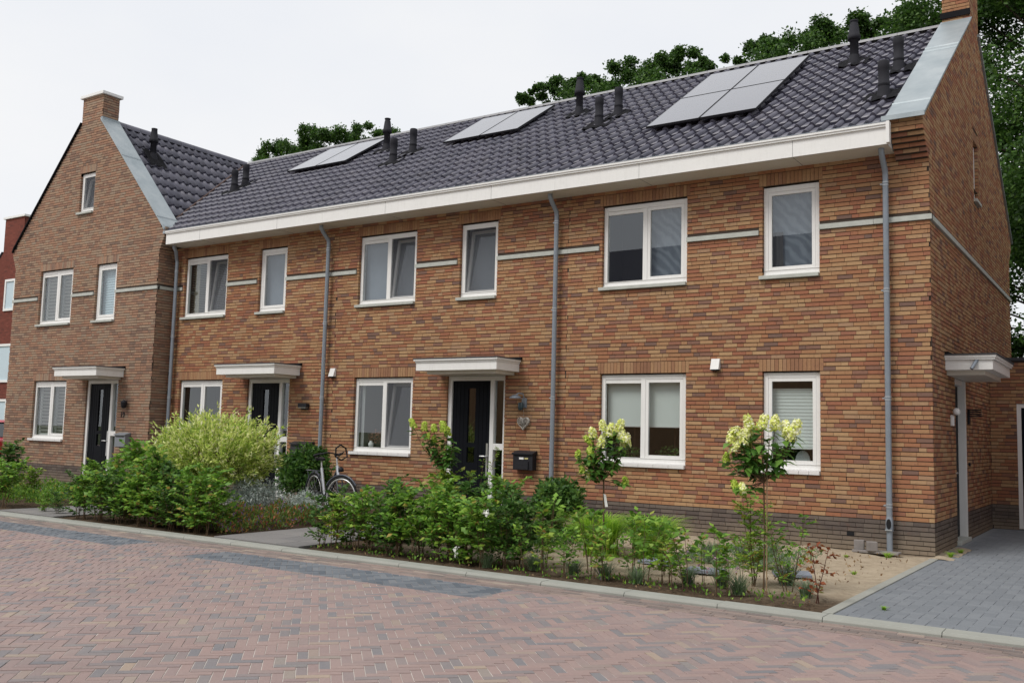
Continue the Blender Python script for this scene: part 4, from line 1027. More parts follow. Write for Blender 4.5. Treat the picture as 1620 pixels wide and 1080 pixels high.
# chimney of the end house
def chim_faces():
    T1, T2, T3 = F_front(4.05), F_side(0.0), F_left(-0.45)
    core = MB().box(-0.44, -0.012, 4.062, 5.038, 8.7, 10.25).build('chimney', M_MORTAR, house['end'])
    for T, a, b, sd in ((T1, -0.45, 0.0, 1), (T2, 4.066, 5.05, 2), (T3, 4.066, 5.05, 3)):
        B = np.array(brick_boxes(a, b, 144, 164, T, [], None, 300+sd)); V, F = boxes_np(B, T); link('brickwork', np_mesh('brickwork', V, F, M_BRICK, flat=True), None, core, kind='stuff')
    MB().box(-0.51, 0.06, 3.99, 5.11, 10.25, 10.33).build('chimney_cap', M_WHITE, core)
    MB().box(-0.48, 0.012, 4.02, 4.06, 9.08, 9.19).build('flashing', M_LEAD, core)
    return core
chim_faces()
def gstrip(sgn):
    m = MB(); pts = [(3.20, 5.955), (3.14, 6.0+1.0956*0.03+0.02), (0.43, 6.0+1.0956*2.74+0.02)]; n = 3; vs = []
    for dx, z in pts:
        x = XC+sgn*dx; vs += [(x, GY0-0.05, z), (x, 0.03, z), (x, 0.03, z-0.045), (x, GY0-0.05, z-0.045)]
    fs = [(0, 3, 2, 1), (8, 9, 10, 11)]
    for i in range(2):
        for k in range(4): fs.append((4*i+k, 4*i+(k+1) % 4, 4*i+4+(k+1) % 4, 4*i+4+k))
    m.add(vs, fs)
    # apron down to the tiles
    a = [(XC+sgn*dx, 0.03, z-0.02) for dx, z in pts]; b = [(XC+sgn*dx, 0.03, z-0.30) for dx, z in pts]
    m.add(a+b, [(0, 1, 4, 3), (1, 2, 5, 4)])
    o = m.build('verge_coping', M_ZINC if sgn > 0 else M_LEAD, house['gab'])
    if sgn > 0:
        for t in (0.06, 0.62):
            x = XC+3.14+(0.43-3.14)*t; z = 6.0+1.0956*(3.17-(x-XC))+0.022
            MB().add([(x, GY0-0.051, z), (x, 0.031, z), (x-0.012, 0.031, z+0.035), (x-0.012, GY0-0.051, z+0.035), (x-0.04, 0.031, z+0.045), (x-0.04, GY0-0.051, z+0.045)], [(0, 1, 2, 3), (3, 2, 4, 5)]).build('coping_seam', M_ZINC, o)
        MB().box(XR+0.10, XR+0.46, -0.46, 0.0, 5.83, 5.90).build('apron', M_ZINC, o)
    return o
gstrip(1); gstrip(-1)

# ---- roofs
def tile_geom():
    prof = [(0.0, 0.002), (0.10, 0.0), (0.40, 0.003), (0.55, 0.010), (0.63, 0.034), (0.72, 0.054), (0.83, 0.056), (0.93, 0.036), (1.0, 0.0)]
    W = 0.2165; vs = []
    for t, z in [(0.0, 1.0), (0.42, 0.0)]:
        for a, h in prof: vs.append((a*W, t, h + (0.042 if z else 0.0)))
    n = len(prof); fs = [(i, i+1, n+i+1, n+i) for i in range(n-1)]
    for a, h in prof: vs.append((a*W, 0.0, h+0.006))
    fs += [(2*n+i, 2*n+i+1, i+1, i) for i in range(n-1)]
    # side of the roll
    vs += [(W, 0.0, -0.01), (W, 0.42, -0.03)]; fs.append((n-1, 3*n, 3*n+1, 2*n-1))
    return np.array(vs), fs
TV, TF = tile_geom()
tile_me = bpy.data.meshes.new('roof_tile'); tile_me.from_pydata([tuple(v) for v in TV], [], TF); tile_me.polygons.foreach_set('use_smooth', [True]*8+[False]*9); tile_me.materials.append(M_TILE)
def tiles(parent, origin_fn, a, s_, n, cols, rows, keep, n_single=300):
    a, s_, n = map(np.array, (a, s_, n)); L = []
    for i in range(cols):
        for j in range(rows):
            P = origin_fn(i, j)
            if keep(P): L.append(P)
    L = np.array(L); order = np.argsort(-px_size(L)); Rm = np.stack([a, s_, n], 1); tr = random.Random(9)
    rest_v, rest_f = [], []
    for q, i in enumerate(order):
        j = tr.uniform(-0.003, 0.003)
        if q < n_single:
            o = bpy.data.objects.new('roof_tile', tile_me); COL.objects.link(o); o.parent = parent
            M = Matrix(((a[0], s_[0], n[0], L[i][0]+n[0]*j), (a[1], s_[1], n[1], L[i][1]+n[1]*j), (a[2], s_[2], n[2], L[i][2]+n[2]*j), (0, 0, 0, 1)))
            M = M @ Matrix.Rotation(tr.uniform(-0.006, 0.006), 4, 'Z'); o.matrix_local = M
        else:
            off = len(rest_v)*len(TV); rest_v.append(TV @ Rm.T + L[i] + n*j); rest_f += [tuple(k+off for k in f) for f in TF]
    if rest_v:
        me = bpy.data.meshes.new('tile_field'); me.from_pydata(np.concatenate(rest_v).tolist(), [], rest_f); me.materials.append(M_TILE); me.polygons.foreach_set('use_smooth', ([True]*8+[False]*9)*len(rest_v)); link('tile_field', me, None, parent, kind='stuff')
th = math.atan(MR); s_main = (0, math.cos(th), math.sin(th)); n_main = (0, -math.sin(th), math.cos(th)); ROWS = 15; PITCH = 0.3945; TW = 0.2165
def main_roof(key, xa, xb):
    H = house[key]; d = 0.045; dk = MB()
    P = lambda x, y, o=0.0: (x, y + n_main[1]*-o*1.0*0 + 0, roofz(y)-d)
    dk.quad(P(xa, YE), P(xb, YE), P(xb, YRG), P(xa, YRG)); dk.quad((xa, YRG, ZRG-d), (xb, YRG, ZRG-d), (xb, 9.42, ZE-d), (xa, 9.42, ZE-d))
    roof = dk.build('roof', M_UNDER, H)
    i0 = math.ceil((xa+0.45)/TW - 1e-6); i1 = math.ceil((xb+0.45)/TW - 1e-6)
    def org(i, j):
        s = j*PITCH; x = -0.45+(i0+i)*TW; return np.array([x, YE+s*s_main[1], ZE+s*s_main[2]]) + np.array(n_main)*(-0.038)
    tiles(roof, org, (1, 0, 0), s_main, n_main, i1-i0, ROWS, lambda P: P[0]+TW*0.5 > XC and (P[2]+0.04) > gablez(P[0]+TW)-0.10)
    x = xb
    while x > xa+0.1:
        pts = [(YRG+0.085*math.cos(t), ZRG-0.015+0.075*math.sin(t)) for t in np.linspace(0, math.pi, 9)]
        m = MB(); vs = []
        for xx in (x-0.006, max(x-0.42, xa)): vs += [(xx, y, z) for y, z in pts]
        m.add(vs, [(k, k+1, 9+k+1, 9+k) for k in range(8)], True); m.add([vs[k] for k in range(9)], [tuple(range(9))]); m.build('ridge_tile', M_RIDGE, roof); x -= 0.42
    MB().box(xa, xb, YRG-0.05, YRG+0.05, ZRG-0.12, ZRG-0.016).build('ridge_gap_shade', M_UNDER, roof)  # dark strip put in as the shaded gap below the ridge tiles
    return roof
r_end = main_roof('end', B2, -0.45); r_mid = main_roof('mid', B1, B2); r_far = main_roof('far', XC, B1)
tg = math.atan(MG); s_g = (-math.cos(tg), 0, math.sin(tg)); n_g = (math.sin(tg), 0, math.cos(tg))
gm = MB(); d = 0.045
gm.quad((XC, 0.0, ZRG-d), (XR+0.02, 0.0, gablez(XR+0.02)-d), (XR+0.02, 4.5, gablez(XR+0.02)-d), (XC, 4.5, ZRG-d)); gm.quad((XC, 0.0, ZRG-d), (XL-0.02, 0.0, ZE-d), (XL-0.02, 9.0, ZE-d), (XC, 9.0, ZRG-d))
r_gab = gm.build('roof', M_UNDER, house['gab'])
LG = 3.05/math.cos(tg); RG = 11; PG = (LG-0.02)/RG
def org_g(i, j):
    s = j*PG; x0 = XC+3.05; return np.array([x0-s*math.cos(tg), 0.035+i*TW, ZE+s*math.sin(tg)]) + np.array(n_g)*(-0.038)
tiles(r_gab, org_g, (0, 1, 0), s_g, n_g, 21, RG, lambda P: P[2]+0.04 > roofz(P[1])-0.16)
y = 0.03
while y < 4.5:
    pts = [(XC+0.115*math.cos(t), ZRG-0.075+0.15*math.sin(t)) for t in np.linspace(0, math.pi, 9)]
    vs = [(x, yy, z) for yy in (y, min(y+0.414, 4.55)) for x, z in pts]; m = MB(); m.add(vs, [(k, k+1, 9+k+1, 9+k) for k in range(8)], True); m.build('ridge_tile', M_RIDGE if False else M_TILE, r_gab); y += 0.42
# valley gutter
va = Vector((XC, YRG, ZRG)); xv = XC+(ZRG-roofz(0.03))/MG; vb = Vector((xv, 0.03, roofz(0.03)))
M_VALLEY = m_plain('valley_brown', (0.085, 0.05, 0.04), 0.7, 0.3)
MB().tube([va+Vector((0, 0, 0.045)), vb+Vector((0, 0, 0.045))], 0.026, 6).build('valley_gutter', M_VALLEY, r_gab)

# ---- boxed gutters
def gutter_box(key, xa, xb):
    Yf = -0.50; prof = [(Yf, 5.56), (Yf, 5.80), (Yf-0.028, 5.80), (Yf-0.028, 5.83), (Yf-0.042, 5.83), (Yf-0.042, 5.862), (Yf+0.02, 5.862), (Yf+0.02, 5.82), (0.0, 5.82), (0.0, 5.56)]
    m = MB(); m.prism(prof, 0, xa, xb); o = m.build('gutter_box', M_FASCIA, house[key])
    MB().prism([(Yf-0.046, 5.863), (Yf-0.046, 5.872), (Yf+0.05, 5.872), (Yf+0.05, 5.863)], 0, xa, xb).build('gutter_lip', M_PIPE, o)
    MB().quad((xa, -0.48, 5.557), (xb, -0.48, 5.557), (xb, 0.0, 5.557), (xa, 0.0, 5.557)).build('soffit', M_SOFFIT, o)
    x = xb-1.3
    while x > xa+0.3:
        MB().box(x-0.002, x+0.002, Yf-0.0008, Yf+0.01, 5.562, 5.798).build('panel_joint', M_DARK, o); MB().box(x-0.0025, x+0.0025, -0.47, -0.01, 5.5555, 5.5575).build('panel_joint', M_DARK, o); x -= 2.45
    return o
gutter_box('end', B2, -0.44); gutter_box('mid', B1, B2-0.002); gutter_box('far', XR+0.29, B1-0.002)
MB().box(-0.445, -0.40, -0.545, -0.44, 5.57, 5.87).build('end_cap', M_FASCIA, house['end'])
drainpipe(house['end'], -0.553, outlet=True)
drainpipe(house['mid'], -5.94); drainpipe(house['far'], -11.34, low=0.85); drainpipe(house['gab'], -16.17, xt=-16.0, clamps=(5.0, 3.5, 2.1, 0.6))

# ---- side entrance of the end house
def side_door():
    T = FS; u0, u1 = DOOR_S; H = house['end']
    fr = MB(T); fr.box(u0, u0+0.08, -0.15, -0.03, 0.06, 2.5); fr.box(u1-0.085, u1, -0.15, 0.004, 0.06, 2.5); fr.box(u0+0.08, u1-0.085, -0.15, -0.03, 2.41, 2.5)
    o = fr.build('door_frame', M_WHITE, H, bevel=0.004); MB(T).box(u0-0.02, u1+0.02, -0.15, 0.05, 0.0, 0.058).build('threshold', M_CONC, o, bevel=0.006)
    d = MB(T).box(u0+0.084, u1-0.089, -0.15, -0.105, 0.07, 2.405).build('door', M_DOOR, H)
    MB().tube([T(u0+0.2, -0.105, 1.06), T(u0+0.2, -0.04, 1.06), T(u0+0.33, -0.035, 1.06)], 0.012, 8).build('handle', M_METAL, d)
    # slit window
    window(H, T, SLIT[0], SLIT[1], SLIT[2], SLIT[3], content=('grey',), room_d=0.4)
    c = MB(T); c.box(1.0, 2.95, 0.0, 0.62, 2.555, 2.70); b = c.build('canopy', M_FASCIA, H, bevel=0.004)
    MB(T).box(0.97, 2.98, 0.0, 0.65, 2.70, 2.73).build('trim', M_FASCIA, b); MB(T).box(0.955, 2.995, 0.0, 0.665, 2.73, 2.765).build('trim', M_FASCIA, b)
    MB(T).box(0.94, 3.01, 0.0, 0.68, 2.765, 2.785).build('roof_edge', M_ROOFFELT, b); MB(T).box(1.12, 2.86, 0.0, 0.50, 2.49, 2.555).build('soffit_box', M_SOFFIT, b)
    MB(T).box(0.96, 3.0, 0.003, 0.05, 2.785, 2.82).build('lead_strip', M_LEAD, b)
    MB().tube([(0.42, 1.02, 2.70), (0.40, 0.95, 2.65), (0.36, 0.90, 2.56)], 0.026, 10).build('rain_spout', M_PIPE, b)
side_door()
# plinth grate
gr = MB(FT); gr.box(-1.145, -1.045, -0.02, 0.004, 0.19, 0.245).build('air_brick', M_DARK, house['end'])
for u in (-1.70, -1.15, -4.9, -4.25, -3.7): MB(FT).box(u, u+0.009, -0.01, 0.003, 0.9425, 0.9975).build('weep_hole', M_DARK, house['end'])
for u in (-1.95, -1.72, -4.6, -3.95): MB(FT).box(u, u+0.008, -0.01, 0.003, 3.755, 3.81).build('weep_hole', M_DARK, house['end'])

# ---- roof vents
def roof_vent(parent, x, y, tall=False, h=0.55, base=True):
    z = roofz(y); m = MB()
    if tall: m.lathe([(0.075, -0.05), (0.075, 0.42), (0.11, 0.425), (0.112, 0.50), (0.10, 0.51), (0.072, 0.72), (0.06, 0.74), (0.06, 0.75), (0.075, 0.765), (0.075, 0.785), (0.0, 0.79)], (x, y, z), 18)
    else: m.lathe([(0.08, -0.05), (0.08, 0.16), (0.088, 0.17), (0.088, 0.20), (0.08, 0.21), (0.08, h-0.14), (0.086, h-0.13), (0.086, h-0.02), (0.078, h), (0.0, h)], (x, y, z), 18)
    o = m.build('roof_vent', M_VENTD, parent)
    # cone and lead sheet dressed over the tiles
    m = MB(); m.lathe([(0.125, -0.09), (0.088, 0.10), (0.085, 0.14)], (x, y-0.01, z), 16); m.build('collar', M_VENTD, o)
    n = 9; vs = []
    for i in range(n):
        for j in range(5):
            xx = x-0.26+0.52*i/(n-1); yy = y-0.25+0.42*j/4; vs.append((xx, yy, roofz(yy)+0.045+0.014*math.sin(i*2.1+j)))
    m = MB(); m.add(vs, [(i*5+j, (i+1)*5+j, (i+1)*5+j+1, i*5+j+1) for i in range(n-1) for j in range(4)]); m.build('lead_sheet', M_LEAD, o)
for H, vs in ((r_end, [(-1.75, 3.1, True), (-0.80, 2.1, False), (-0.75, 0.78, False)]), (r_mid, [(-7.41, 3.15, True), (-6.3, 2.0, False), (-6.14, 2.5, False)]),
              (r_far, [(-12.8, 3.17, True), (-11.5, 1.95, False), (-11.4, 2.5, False), (-16.75, 1.9, False), (-16.75, 2.25, False)])):
    hh = house['end'] if H is r_end else house['mid'] if H is r_mid else house['far']
    for x, y, t in vs: roof_vent(hh, x, y, t)
def vent_gable():
    x, y = -18.55, 0.75; z = gablez(x); m = MB()
    m.lathe([(0.075, -0.15), (0.075, 0.42), (0.11, 0.425), (0.112, 0.50), (0.10, 0.51), (0.072, 0.74), (0.075, 0.765), (0.075, 0.785), (0.0, 0.79)], (x, y, z), 18); o = m.build('roof_vent', M_VENTD, house['gab'])
    MB().lathe([(0.15, -0.16), (0.088, 0.10), (0.085, 0.14)], (x, y, z), 16).build('collar', M_VENTD, o)
    n = 7; vs = []
    for i in range(n):
        for j in range(5):
            yy = y-0.24+0.48*i/(n-1); xx = x+0.3-0.45*j/4; vs.append((xx, yy, gablez(xx)+0.085+0.012*math.sin(i*2.1+j)))
    MB().add(vs, [(i*5+j, (i+1)*5+j, (i+1)*5+j+1, i*5+j+1) for i in range(n-1) for j in range(4)]).build('lead_sheet', M_LEAD, o)
vent_gable()

# ---- solar panels
def solar(x0, x1, y0, y1, label, group):
    t = empty('solar_panel', ((x0+x1)/2, y0, roofz(y0)+0.07), label, 'solar panel', group, absolute=True)
    def P(x, y, o): return (x, y+n_main[1]*o, roofz(y)+n_main[2]*o)
    def slab(x0_, x1_, y0_, y1_, o0, o1, name, mat):
        vs = [P(x, y, o) for o in (o0, o1) for x, y in ((x0_, y0_), (x1_, y0_), (x1_, y1_), (x0_, y1_))]
        return MB().add(vs, [(0, 3, 2, 1), (4, 5, 6, 7), (0, 1, 5, 4), (1, 2, 6, 5), (2, 3, 7, 6), (3, 0, 4, 7)]).build(name, mat, t)
    slab(x0+0.012, x1-0.012, y0+0.01, y1-0.01, 0.105, 0.128, 'cell_glass', M_SOLAR)
    for a, b, c, d_ in ((x0, x0+0.011, y0, y1), (x1-0.011, x1, y0, y1), (x0+0.011, x1-0.011, y0, y0+0.009), (x0+0.011, x1-0.011, y1-0.009, y1)): slab(a, b, c, d_, 0.088, 0.130, 'frame', M_BLACKP)
    slab(x0+0.05, x1-0.05, y0+0.3, y0+0.34, 0.03, 0.087, 'rail', M_BLACKP); slab(x0+0.05, x1-0.05, y1-0.34, y1-0.3, 0.03, 0.087, 'rail', M_BLACKP)
LS = (('lower left', -4.72, -3.74, 0.88, 2.35), ('lower right', -3.725, -2.745, 0.88, 2.35), ('upper left', -4.72, -3.74, 2.37, 3.84), ('upper right', -3.725, -2.745, 2.37, 3.84))
for nm, a, b, c, d_ in LS: solar(a, b, c, d_, 'black framed solar panel, %s of the block of four on the end house roof' % nm, 'solar panels on the roofs')
for nm, a, b in (('left', -10.42, -9.44), ('right', -9.425, -8.445)): solar(a, b, 2.42, 3.90, 'black framed solar panel, %s of the pair on the middle roof' % nm, 'solar panels on the roofs')
for nm, a, b in (('left', -15.35, -14.37), ('right', -14.355, -13.375)): solar(a, b, 2.42, 3.90, 'black framed solar panel, %s of the pair on the roof nearest the gabled house' % nm, 'solar panels on the roofs')

# ------------------------------------------------------------------ annexe, neighbours
ax = empty('garage', (2.0, 6.5, 0), 'low flat-roofed brick annexe with a white framed door at the back of the driveway', 'garage', absolute=True)
TA = F_front(5.56); ah = [(0.43, 1.45, 0.0, 2.25)]
m = MB(TA); wall_sheet(m, 0.0, 4.6, -0.2, 3.03, ah); aw = m.build('wall', M_MORTAR, ax)
emit_bricks([(brick_boxes(0.004, 4.6, 7, 48, TA, ah, None, 501), TA, M_BRICK), (brick_boxes(0.004, 4.6, -2, 7, TA, ah, None, 502), TA, M_PLINTH)], 300, aw)
MB(TA).box(-0.0, 4.65, -3.4, 0.03, 3.03, 3.09).build('roof', M_ROOFFELT, ax)
MB().box(4.55, 4.6, 5.58, 8.9, -0.2, 3.03).build('side_wall', M_BRICK, ax)
fr = MB(TA); fr.ring(0.43, 1.45, 0.02, 2.25, 0.07, -0.10, -0.02); fo = fr.build('door_frame', M_WHITE, ax); MB(TA).box(0.5, 1.38, -0.09, -0.05, 0.03, 2.18).build('door', M_DOOR, ax)

nb = empty('neighbour_house', (-36.5, 8, 0), 'dark red brick house with a broad chimney beyond the left end of the row', 'house', absolute=True)
TN = F_front(6.0)
m = MB(TN); m.add([(x, 0, z) for x, z in ((-42, -0.2), (-33.95, -0.2), (-33.95, 9.45), (-35.35, 9.45), (-35.35, 8.1), (-42, 1.6))], [tuple(range(6))])
m.add([(-33.95, 0, -0.2), (-33.95, -9, -0.2), (-33.95, -9, 6.2), (-33.95, -1.4, 6.2), (-33.95, -1.4, 9.45), (-33.95, 0, 9.45)], [tuple(range(6))]); nw = m.build('wall', M_REDB, nb)
bx = brick_boxes(-36.6, -33.95, 0, 151, TN, [(-35.1, -34.3, 5.75, 7.0), (-36.6, -34.1, 2.9, 4.5), (-36.6, -34.2, 0.3, 2.3)], lambda z: (-36.6 if z < 7.0 else -35.35, -33.95), 600)
V, F = boxes_np(np.array(bx), TN); link('brickwork', np_mesh('brickwork', V, F, M_REDB, flat=True), None, nw, kind='stuff')
MB(TN).box(-35.42, -33.88, -1.5, 0.06, 9.45, 9.53).build('chimney_cap', M_WHITE, nb)
for (a, b, c, d_) in ((-34.98, -34.22, 5.75, 7.0), (-36.6, -34.12, 2.95, 4.45), (-36.6, -34.2, 0.35, 2.3)):
    w_ = MB(TN).ring(a, b, c, d_, 0.09, 0.005, 0.05).build('window', M_WHITE, nb); MB(TN).quad((a, 0.012, c), (b, 0.012, c), (b, 0.012, d_), (a, 0.012, d_)).build('pane', M_BLINDB, w_)
MB(TN).add([(-35.4, 0.05, 8.15), (-42, 0.05, 1.5), (-42, -9, 1.5), (-35.4, -9, 8.15)], [(0, 1, 2, 3)]).build('roof', M_TILE, nb)

nb2 = empty('neighbour_house', (8.2, 4.3, 0), 'brick house across the driveway, outside the right edge and shading the annexe', 'house', absolute=True)
MB().box(4.75, 12.0, -0.2, 9.0, -0.2, 5.9).build('wall', M_BRICK, nb2); MB().prism([(-0.5, 5.9), (9.3, 5.9), (4.4, 9.2)], 0, 4.75, 12.0).build('roof', M_TILE, nb2)

# row across the street: met in the window reflections only
op_ = empty('opposite_houses', (-9, -34, 0), 'row of brick houses across the street, mirrored dark in the window panes', 'house', absolute=True)
MB().box(-34, 16, -38, -30, -0.2, 6.2).build('wall', M_BRICK, op_)
MB().prism([(-29.6, 6.2), (-38.4, 6.2), (-34, 12.0)], 0, -34, 16).build('roof', M_TILE, op_)

# ------------------------------------------------------------------ things fixed to the walls
def wall_vent(x, z, label):
    t = empty('wall_vent', (x, 0, z-0.08), label, 'vent', 'white wall vents', absolute=True)
    MB(FT).prism([(-0.004, z-0.085), (0.0, z+0.085), (0.045, z+0.085), (0.095, z-0.075), (0.095, z-0.085)], 0, x-0.065, x+0.065) if False else None
    T = FT; m = MB()
    for (d0, z0), (d1, z1) in (((0.03, z+0.085), (0.085, z-0.075)),):
        vs = [(x-0.068, -0.0, z+0.085), (x+0.068, 0, z+0.085), (x+0.068, -d0, z+0.085), (x-0.068, -d0, z+0.085), (x-0.068, -0.0, z-0.08), (x+0.068, 0, z-0.08), (x+0.068, -d1, z-0.08), (x-0.068, -d1, z-0.08)]
        m.add(vs, [(0, 1, 2, 3), (3, 2, 6, 7), (0, 3, 7, 4), (1, 5, 6, 2)])
    m.build('hood', M_SILLW, t, bevel=0.003); MB().box(x-0.06, x+0.06, -0.07, -0.004, z-0.10, z-0.082).build('grille', M_DARK, t)
wall_vent(-11.147, 2.606, 'small white hooded wall vent beside the drainpipe, upper left of the bicycle')
wall_vent(-3.083, 2.62, 'small white hooded wall vent between the two ground floor windows of the end house')
def letterbox(x0, x1, z0, z1, Y0, mat, label, lidmat, stickers=False, d=0.13):
    T = F_front(Y0); t = empty('letterbox', ((x0+x1)/2, Y0, z0), label, 'letterbox', absolute=True)
    m = MB(T); m.box(x0, x1, 0.004, d, z0, z1-0.05); m.build('box', mat, t, bevel=0.006)
    l = MB(T); l.add([(x0-0.012, 0.0, z1+0.01), (x1+0.012, 0.0, z1+0.01), (x1+0.012, d+0.025, z1-0.035), (x0-0.012, d+0.025, z1-0.035), (x0-0.012, 0.0, z1-0.05), (x1+0.012, 0.0, z1-0.05), (x1+0.012, d+0.025, z1-0.055), (x0-0.012, d+0.025, z1-0.055)],
        [(0, 1, 2, 3), (3, 2, 6, 7), (0, 3, 7, 4), (1, 5, 6, 2), (4, 7, 6, 5)]); l.build('lid', lidmat, t)
    MB(T).box(x0+0.05, x1-0.05, d, d+0.004, z1-0.095, z1-0.08).build('slot', M_DARK, t)
    if stickers:
        MB(T).box(x0+0.13, x0+0.22, d+0.001, d+0.004, z1-0.14, z1-0.105).build('sticker', M_WHITE, t)
        MB(T).box(x0+0.24, x0+0.31, d+0.001, d+0.004, z1-0.135, z1-0.11).build('sticker', M_BLINDY, t)
        MB(T).box(x0+0.06, x1-0.08, d, d+0.02, z0+0.01, z1-0.17).build('newspaper_flap', M_BLACKP, t)
M_BLINDY = m_plain('sticker_yellow', (0.5, 0.45, 0.2), 0.6)
M_GREYBOX = m_plain('letterbox_grey', (0.20, 0.215, 0.235), 0.5, 0.4, 0.08, 4)
M_DKBOX = m_plain('letterbox_dark', (0.028, 0.028, 0.033), 0.5, 0.4, 0.2, 9)
letterbox(-17.42, -17.02, 0.95, 1.27, GY0, M_GREYBOX, 'grey letterbox on the brick beside the gabled house door', M_GREYBOX)
letterbox(-12.15, -11.60, 0.80, 1.21, 0.0, M_DKBOX, 'wide dark letterbox half hidden by leaves, left of the bicycle', M_DKBOX)
letterbox(-6.70, -6.30, 0.87, 1.19, 0.0, M_BLACKP, 'black letterbox with two small stickers below the wicker heart', M_BLACKP, True)
# lamps
t = empty('wall_lamp', (-11.9, 0, 1.9), 'small flat black box lamp on the brick right of the willow-side door', 'wall lamp', absolute=True)
MB(FT).box(-12.02, -11.78, 0.0, 0.10, 1.905, 1.985).build('lamp_body', M_BLACKP, t, bevel=0.008); MB(FT).box(-12.0, -11.80, 0.01, 0.09, 1.895, 1.905).build('lamp_glass', M_SLAT, t); MB(FT).box(-12.0, -11.80, 0.0, 0.02, 1.86, 1.905).build('wall_plate', M_BLACKP, t)
t = empty('wall_lamp', (-6.57, 0, 2.0), 'hooded metal wall lamp with a dark glass above the wicker heart', 'wall lamp', absolute=True)
MB(FT).box(-6.62, -6.52, 0.0, 0.025, 1.93, 2.10).build('wall_plate', M_PIPE, t, bevel=0.006)
MB().tube([(-6.57, -0.02, 2.10), (-6.57, -0.06, 2.17), (-6.60, -0.15, 2.18), (-6.64, -0.19, 2.14)], 0.012, 8).build('arm', M_PIPE, t)
MB().lathe([(0.015, 0.055), (0.05, 0.045), (0.105, 0.0), (0.108, -0.012), (0.095, -0.008)], (-6.64, -0.19, 2.10), 18).build('lamp_shade', M_PIPE, t)
MB().lathe([(0.045, 0.0), (0.05, -0.07), (0.042, -0.13), (0.0, -0.135)], (-6.585, -0.10, 2.02), 14).build('lamp_glass', m_plain('teal_glass', (0.03, 0.06, 0.075), 0.25, 0.6), t)
t = empty('wall_lamp', (-17.25, GY0, 1.85), 'small dark lantern on the brick above the grey letterbox', 'wall lamp', absolute=True)
MB(FG).box(-17.34, -17.26, 0.0, 0.02, 1.86, 2.02).build('wall_plate', M_METAL, t); MB().lathe([(0.02, 0.09), (0.075, 0.05), (0.07, 0.03), (0.06, -0.05), (0.045, -0.09), (0.0, -0.1)], (-17.21, GY0-0.09, 1.93), 14).build('lantern', M_BLACKP, t)
MB().tube([(-17.28, GY0-0.01, 1.99), (-17.24, GY0-0.08, 2.03)], 0.01, 6).build('arm', M_BLACKP, t)
# house number, small dark figures
def numeral(text, x, z, Y0, size, label, mat):
    cu = bpy.data.curves.new('house_number', 'FONT'); cu.body = text; cu.size = size; cu.extrude = 0.006
    ob = bpy.data.objects.new('tmp', cu); COL.objects.link(ob); dg = bpy.context.evaluated_depsgraph_get(); me = bpy.data.meshes.new_from_object(ob.evaluated_get(dg)); bpy.data.objects.remove(ob)
    me.materials.clear(); o = link('house_number', me, mat, None, label, 'house number'); o.location = (x, Y0-0.008, z); o.rotation_euler = (R(90), 0, 0); return o
numeral('19', -17.44, 1.63, GY0, 0.17, 'small dark house number on the brick under the lantern of the gabled house', M_BLACKP)
t = empty('wall_lamp', (0, 1.55, 1.85), 'white sensor lamp with a round head just left of the side door', 'wall lamp', absolute=True)
MB(FS).box(1.34, 1.40, 0.0, 0.05, 1.76, 1.92).build('lamp_base', M_SILLW, t, bevel=0.01); MB().lathe([(0.0, 0.055), (0.035, 0.045), (0.055, 0.0), (0.045, -0.04), (0.0, -0.05)], (0.085, 1.35, 1.97), 14).build('lamp_head', M_SILLW, t)
t = empty('wall_lamp', (0, 2.95, 1.9), 'dark finned wall lamp right of the side door', 'wall lamp', absolute=True)
m = MB()
for i in range(4): m.box(0.02, 0.20, 2.90, 3.02, 1.94+i*0.034, 1.958+i*0.034)
m.build('fin', M_BLACKP, t); MB().box(0.0, 0.03, 2.90, 3.02, 1.82, 2.06).build('wall_plate', M_BLACKP, t)
MB().tube([(0.0, 2.95, 1.18), (0.03, 2.95, 1.18)], 0.03, 10).build('door_bell', M_BLACKP, house['end'])
# wicker heart
t = empty('wicker_heart', (-6.567, 0, 1.55), 'grey wicker heart hanging under the wall lamp beside the black door', 'heart decoration', absolute=True)
def heart(s, k): return (16*math.sin(s)**3/16*0.125*k, (13*math.cos(s)-5*math.cos(2*s)-2*math.cos(3*s)-math.cos(4*s))/16*0.125*k)
M_WICK = m_plain('wicker_grey', (0.50, 0.47, 0.43), 0.9, 0.1, 0.35, 60); hr = random.Random(8); m = MB()
for q in range(3):
    pts = [heart(s, 1.0-0.05*q) for s in np.linspace(0, 2*math.pi, 30)]; m.tube([(-6.567+a, -0.03-0.012*q, 1.675+b) for a, b in pts], 0.006, 5, cap=False)
for q in range(60):
    a, b = heart(hr.uniform(0, 6.28), 0.98), heart(hr.uniform(0, 6.28), 0.98); c = (hr.uniform(-.04, .04), hr.uniform(-.03, .05))
    m.tube([(-6.567+p[0], y, 1.675+p[1]) for p, y in ((a, -0.03), (c, -0.03-hr.uniform(0.02, 0.06)), (b, -0.03))], 0.0032, 4, cap=False)
m.build('wicker', M_WICK, t); MB().tube([(-6.567, -0.02, 1.72), (-6.575, -0.02, 1.90)], 0.003, 4).build('string', M_WICK, t)

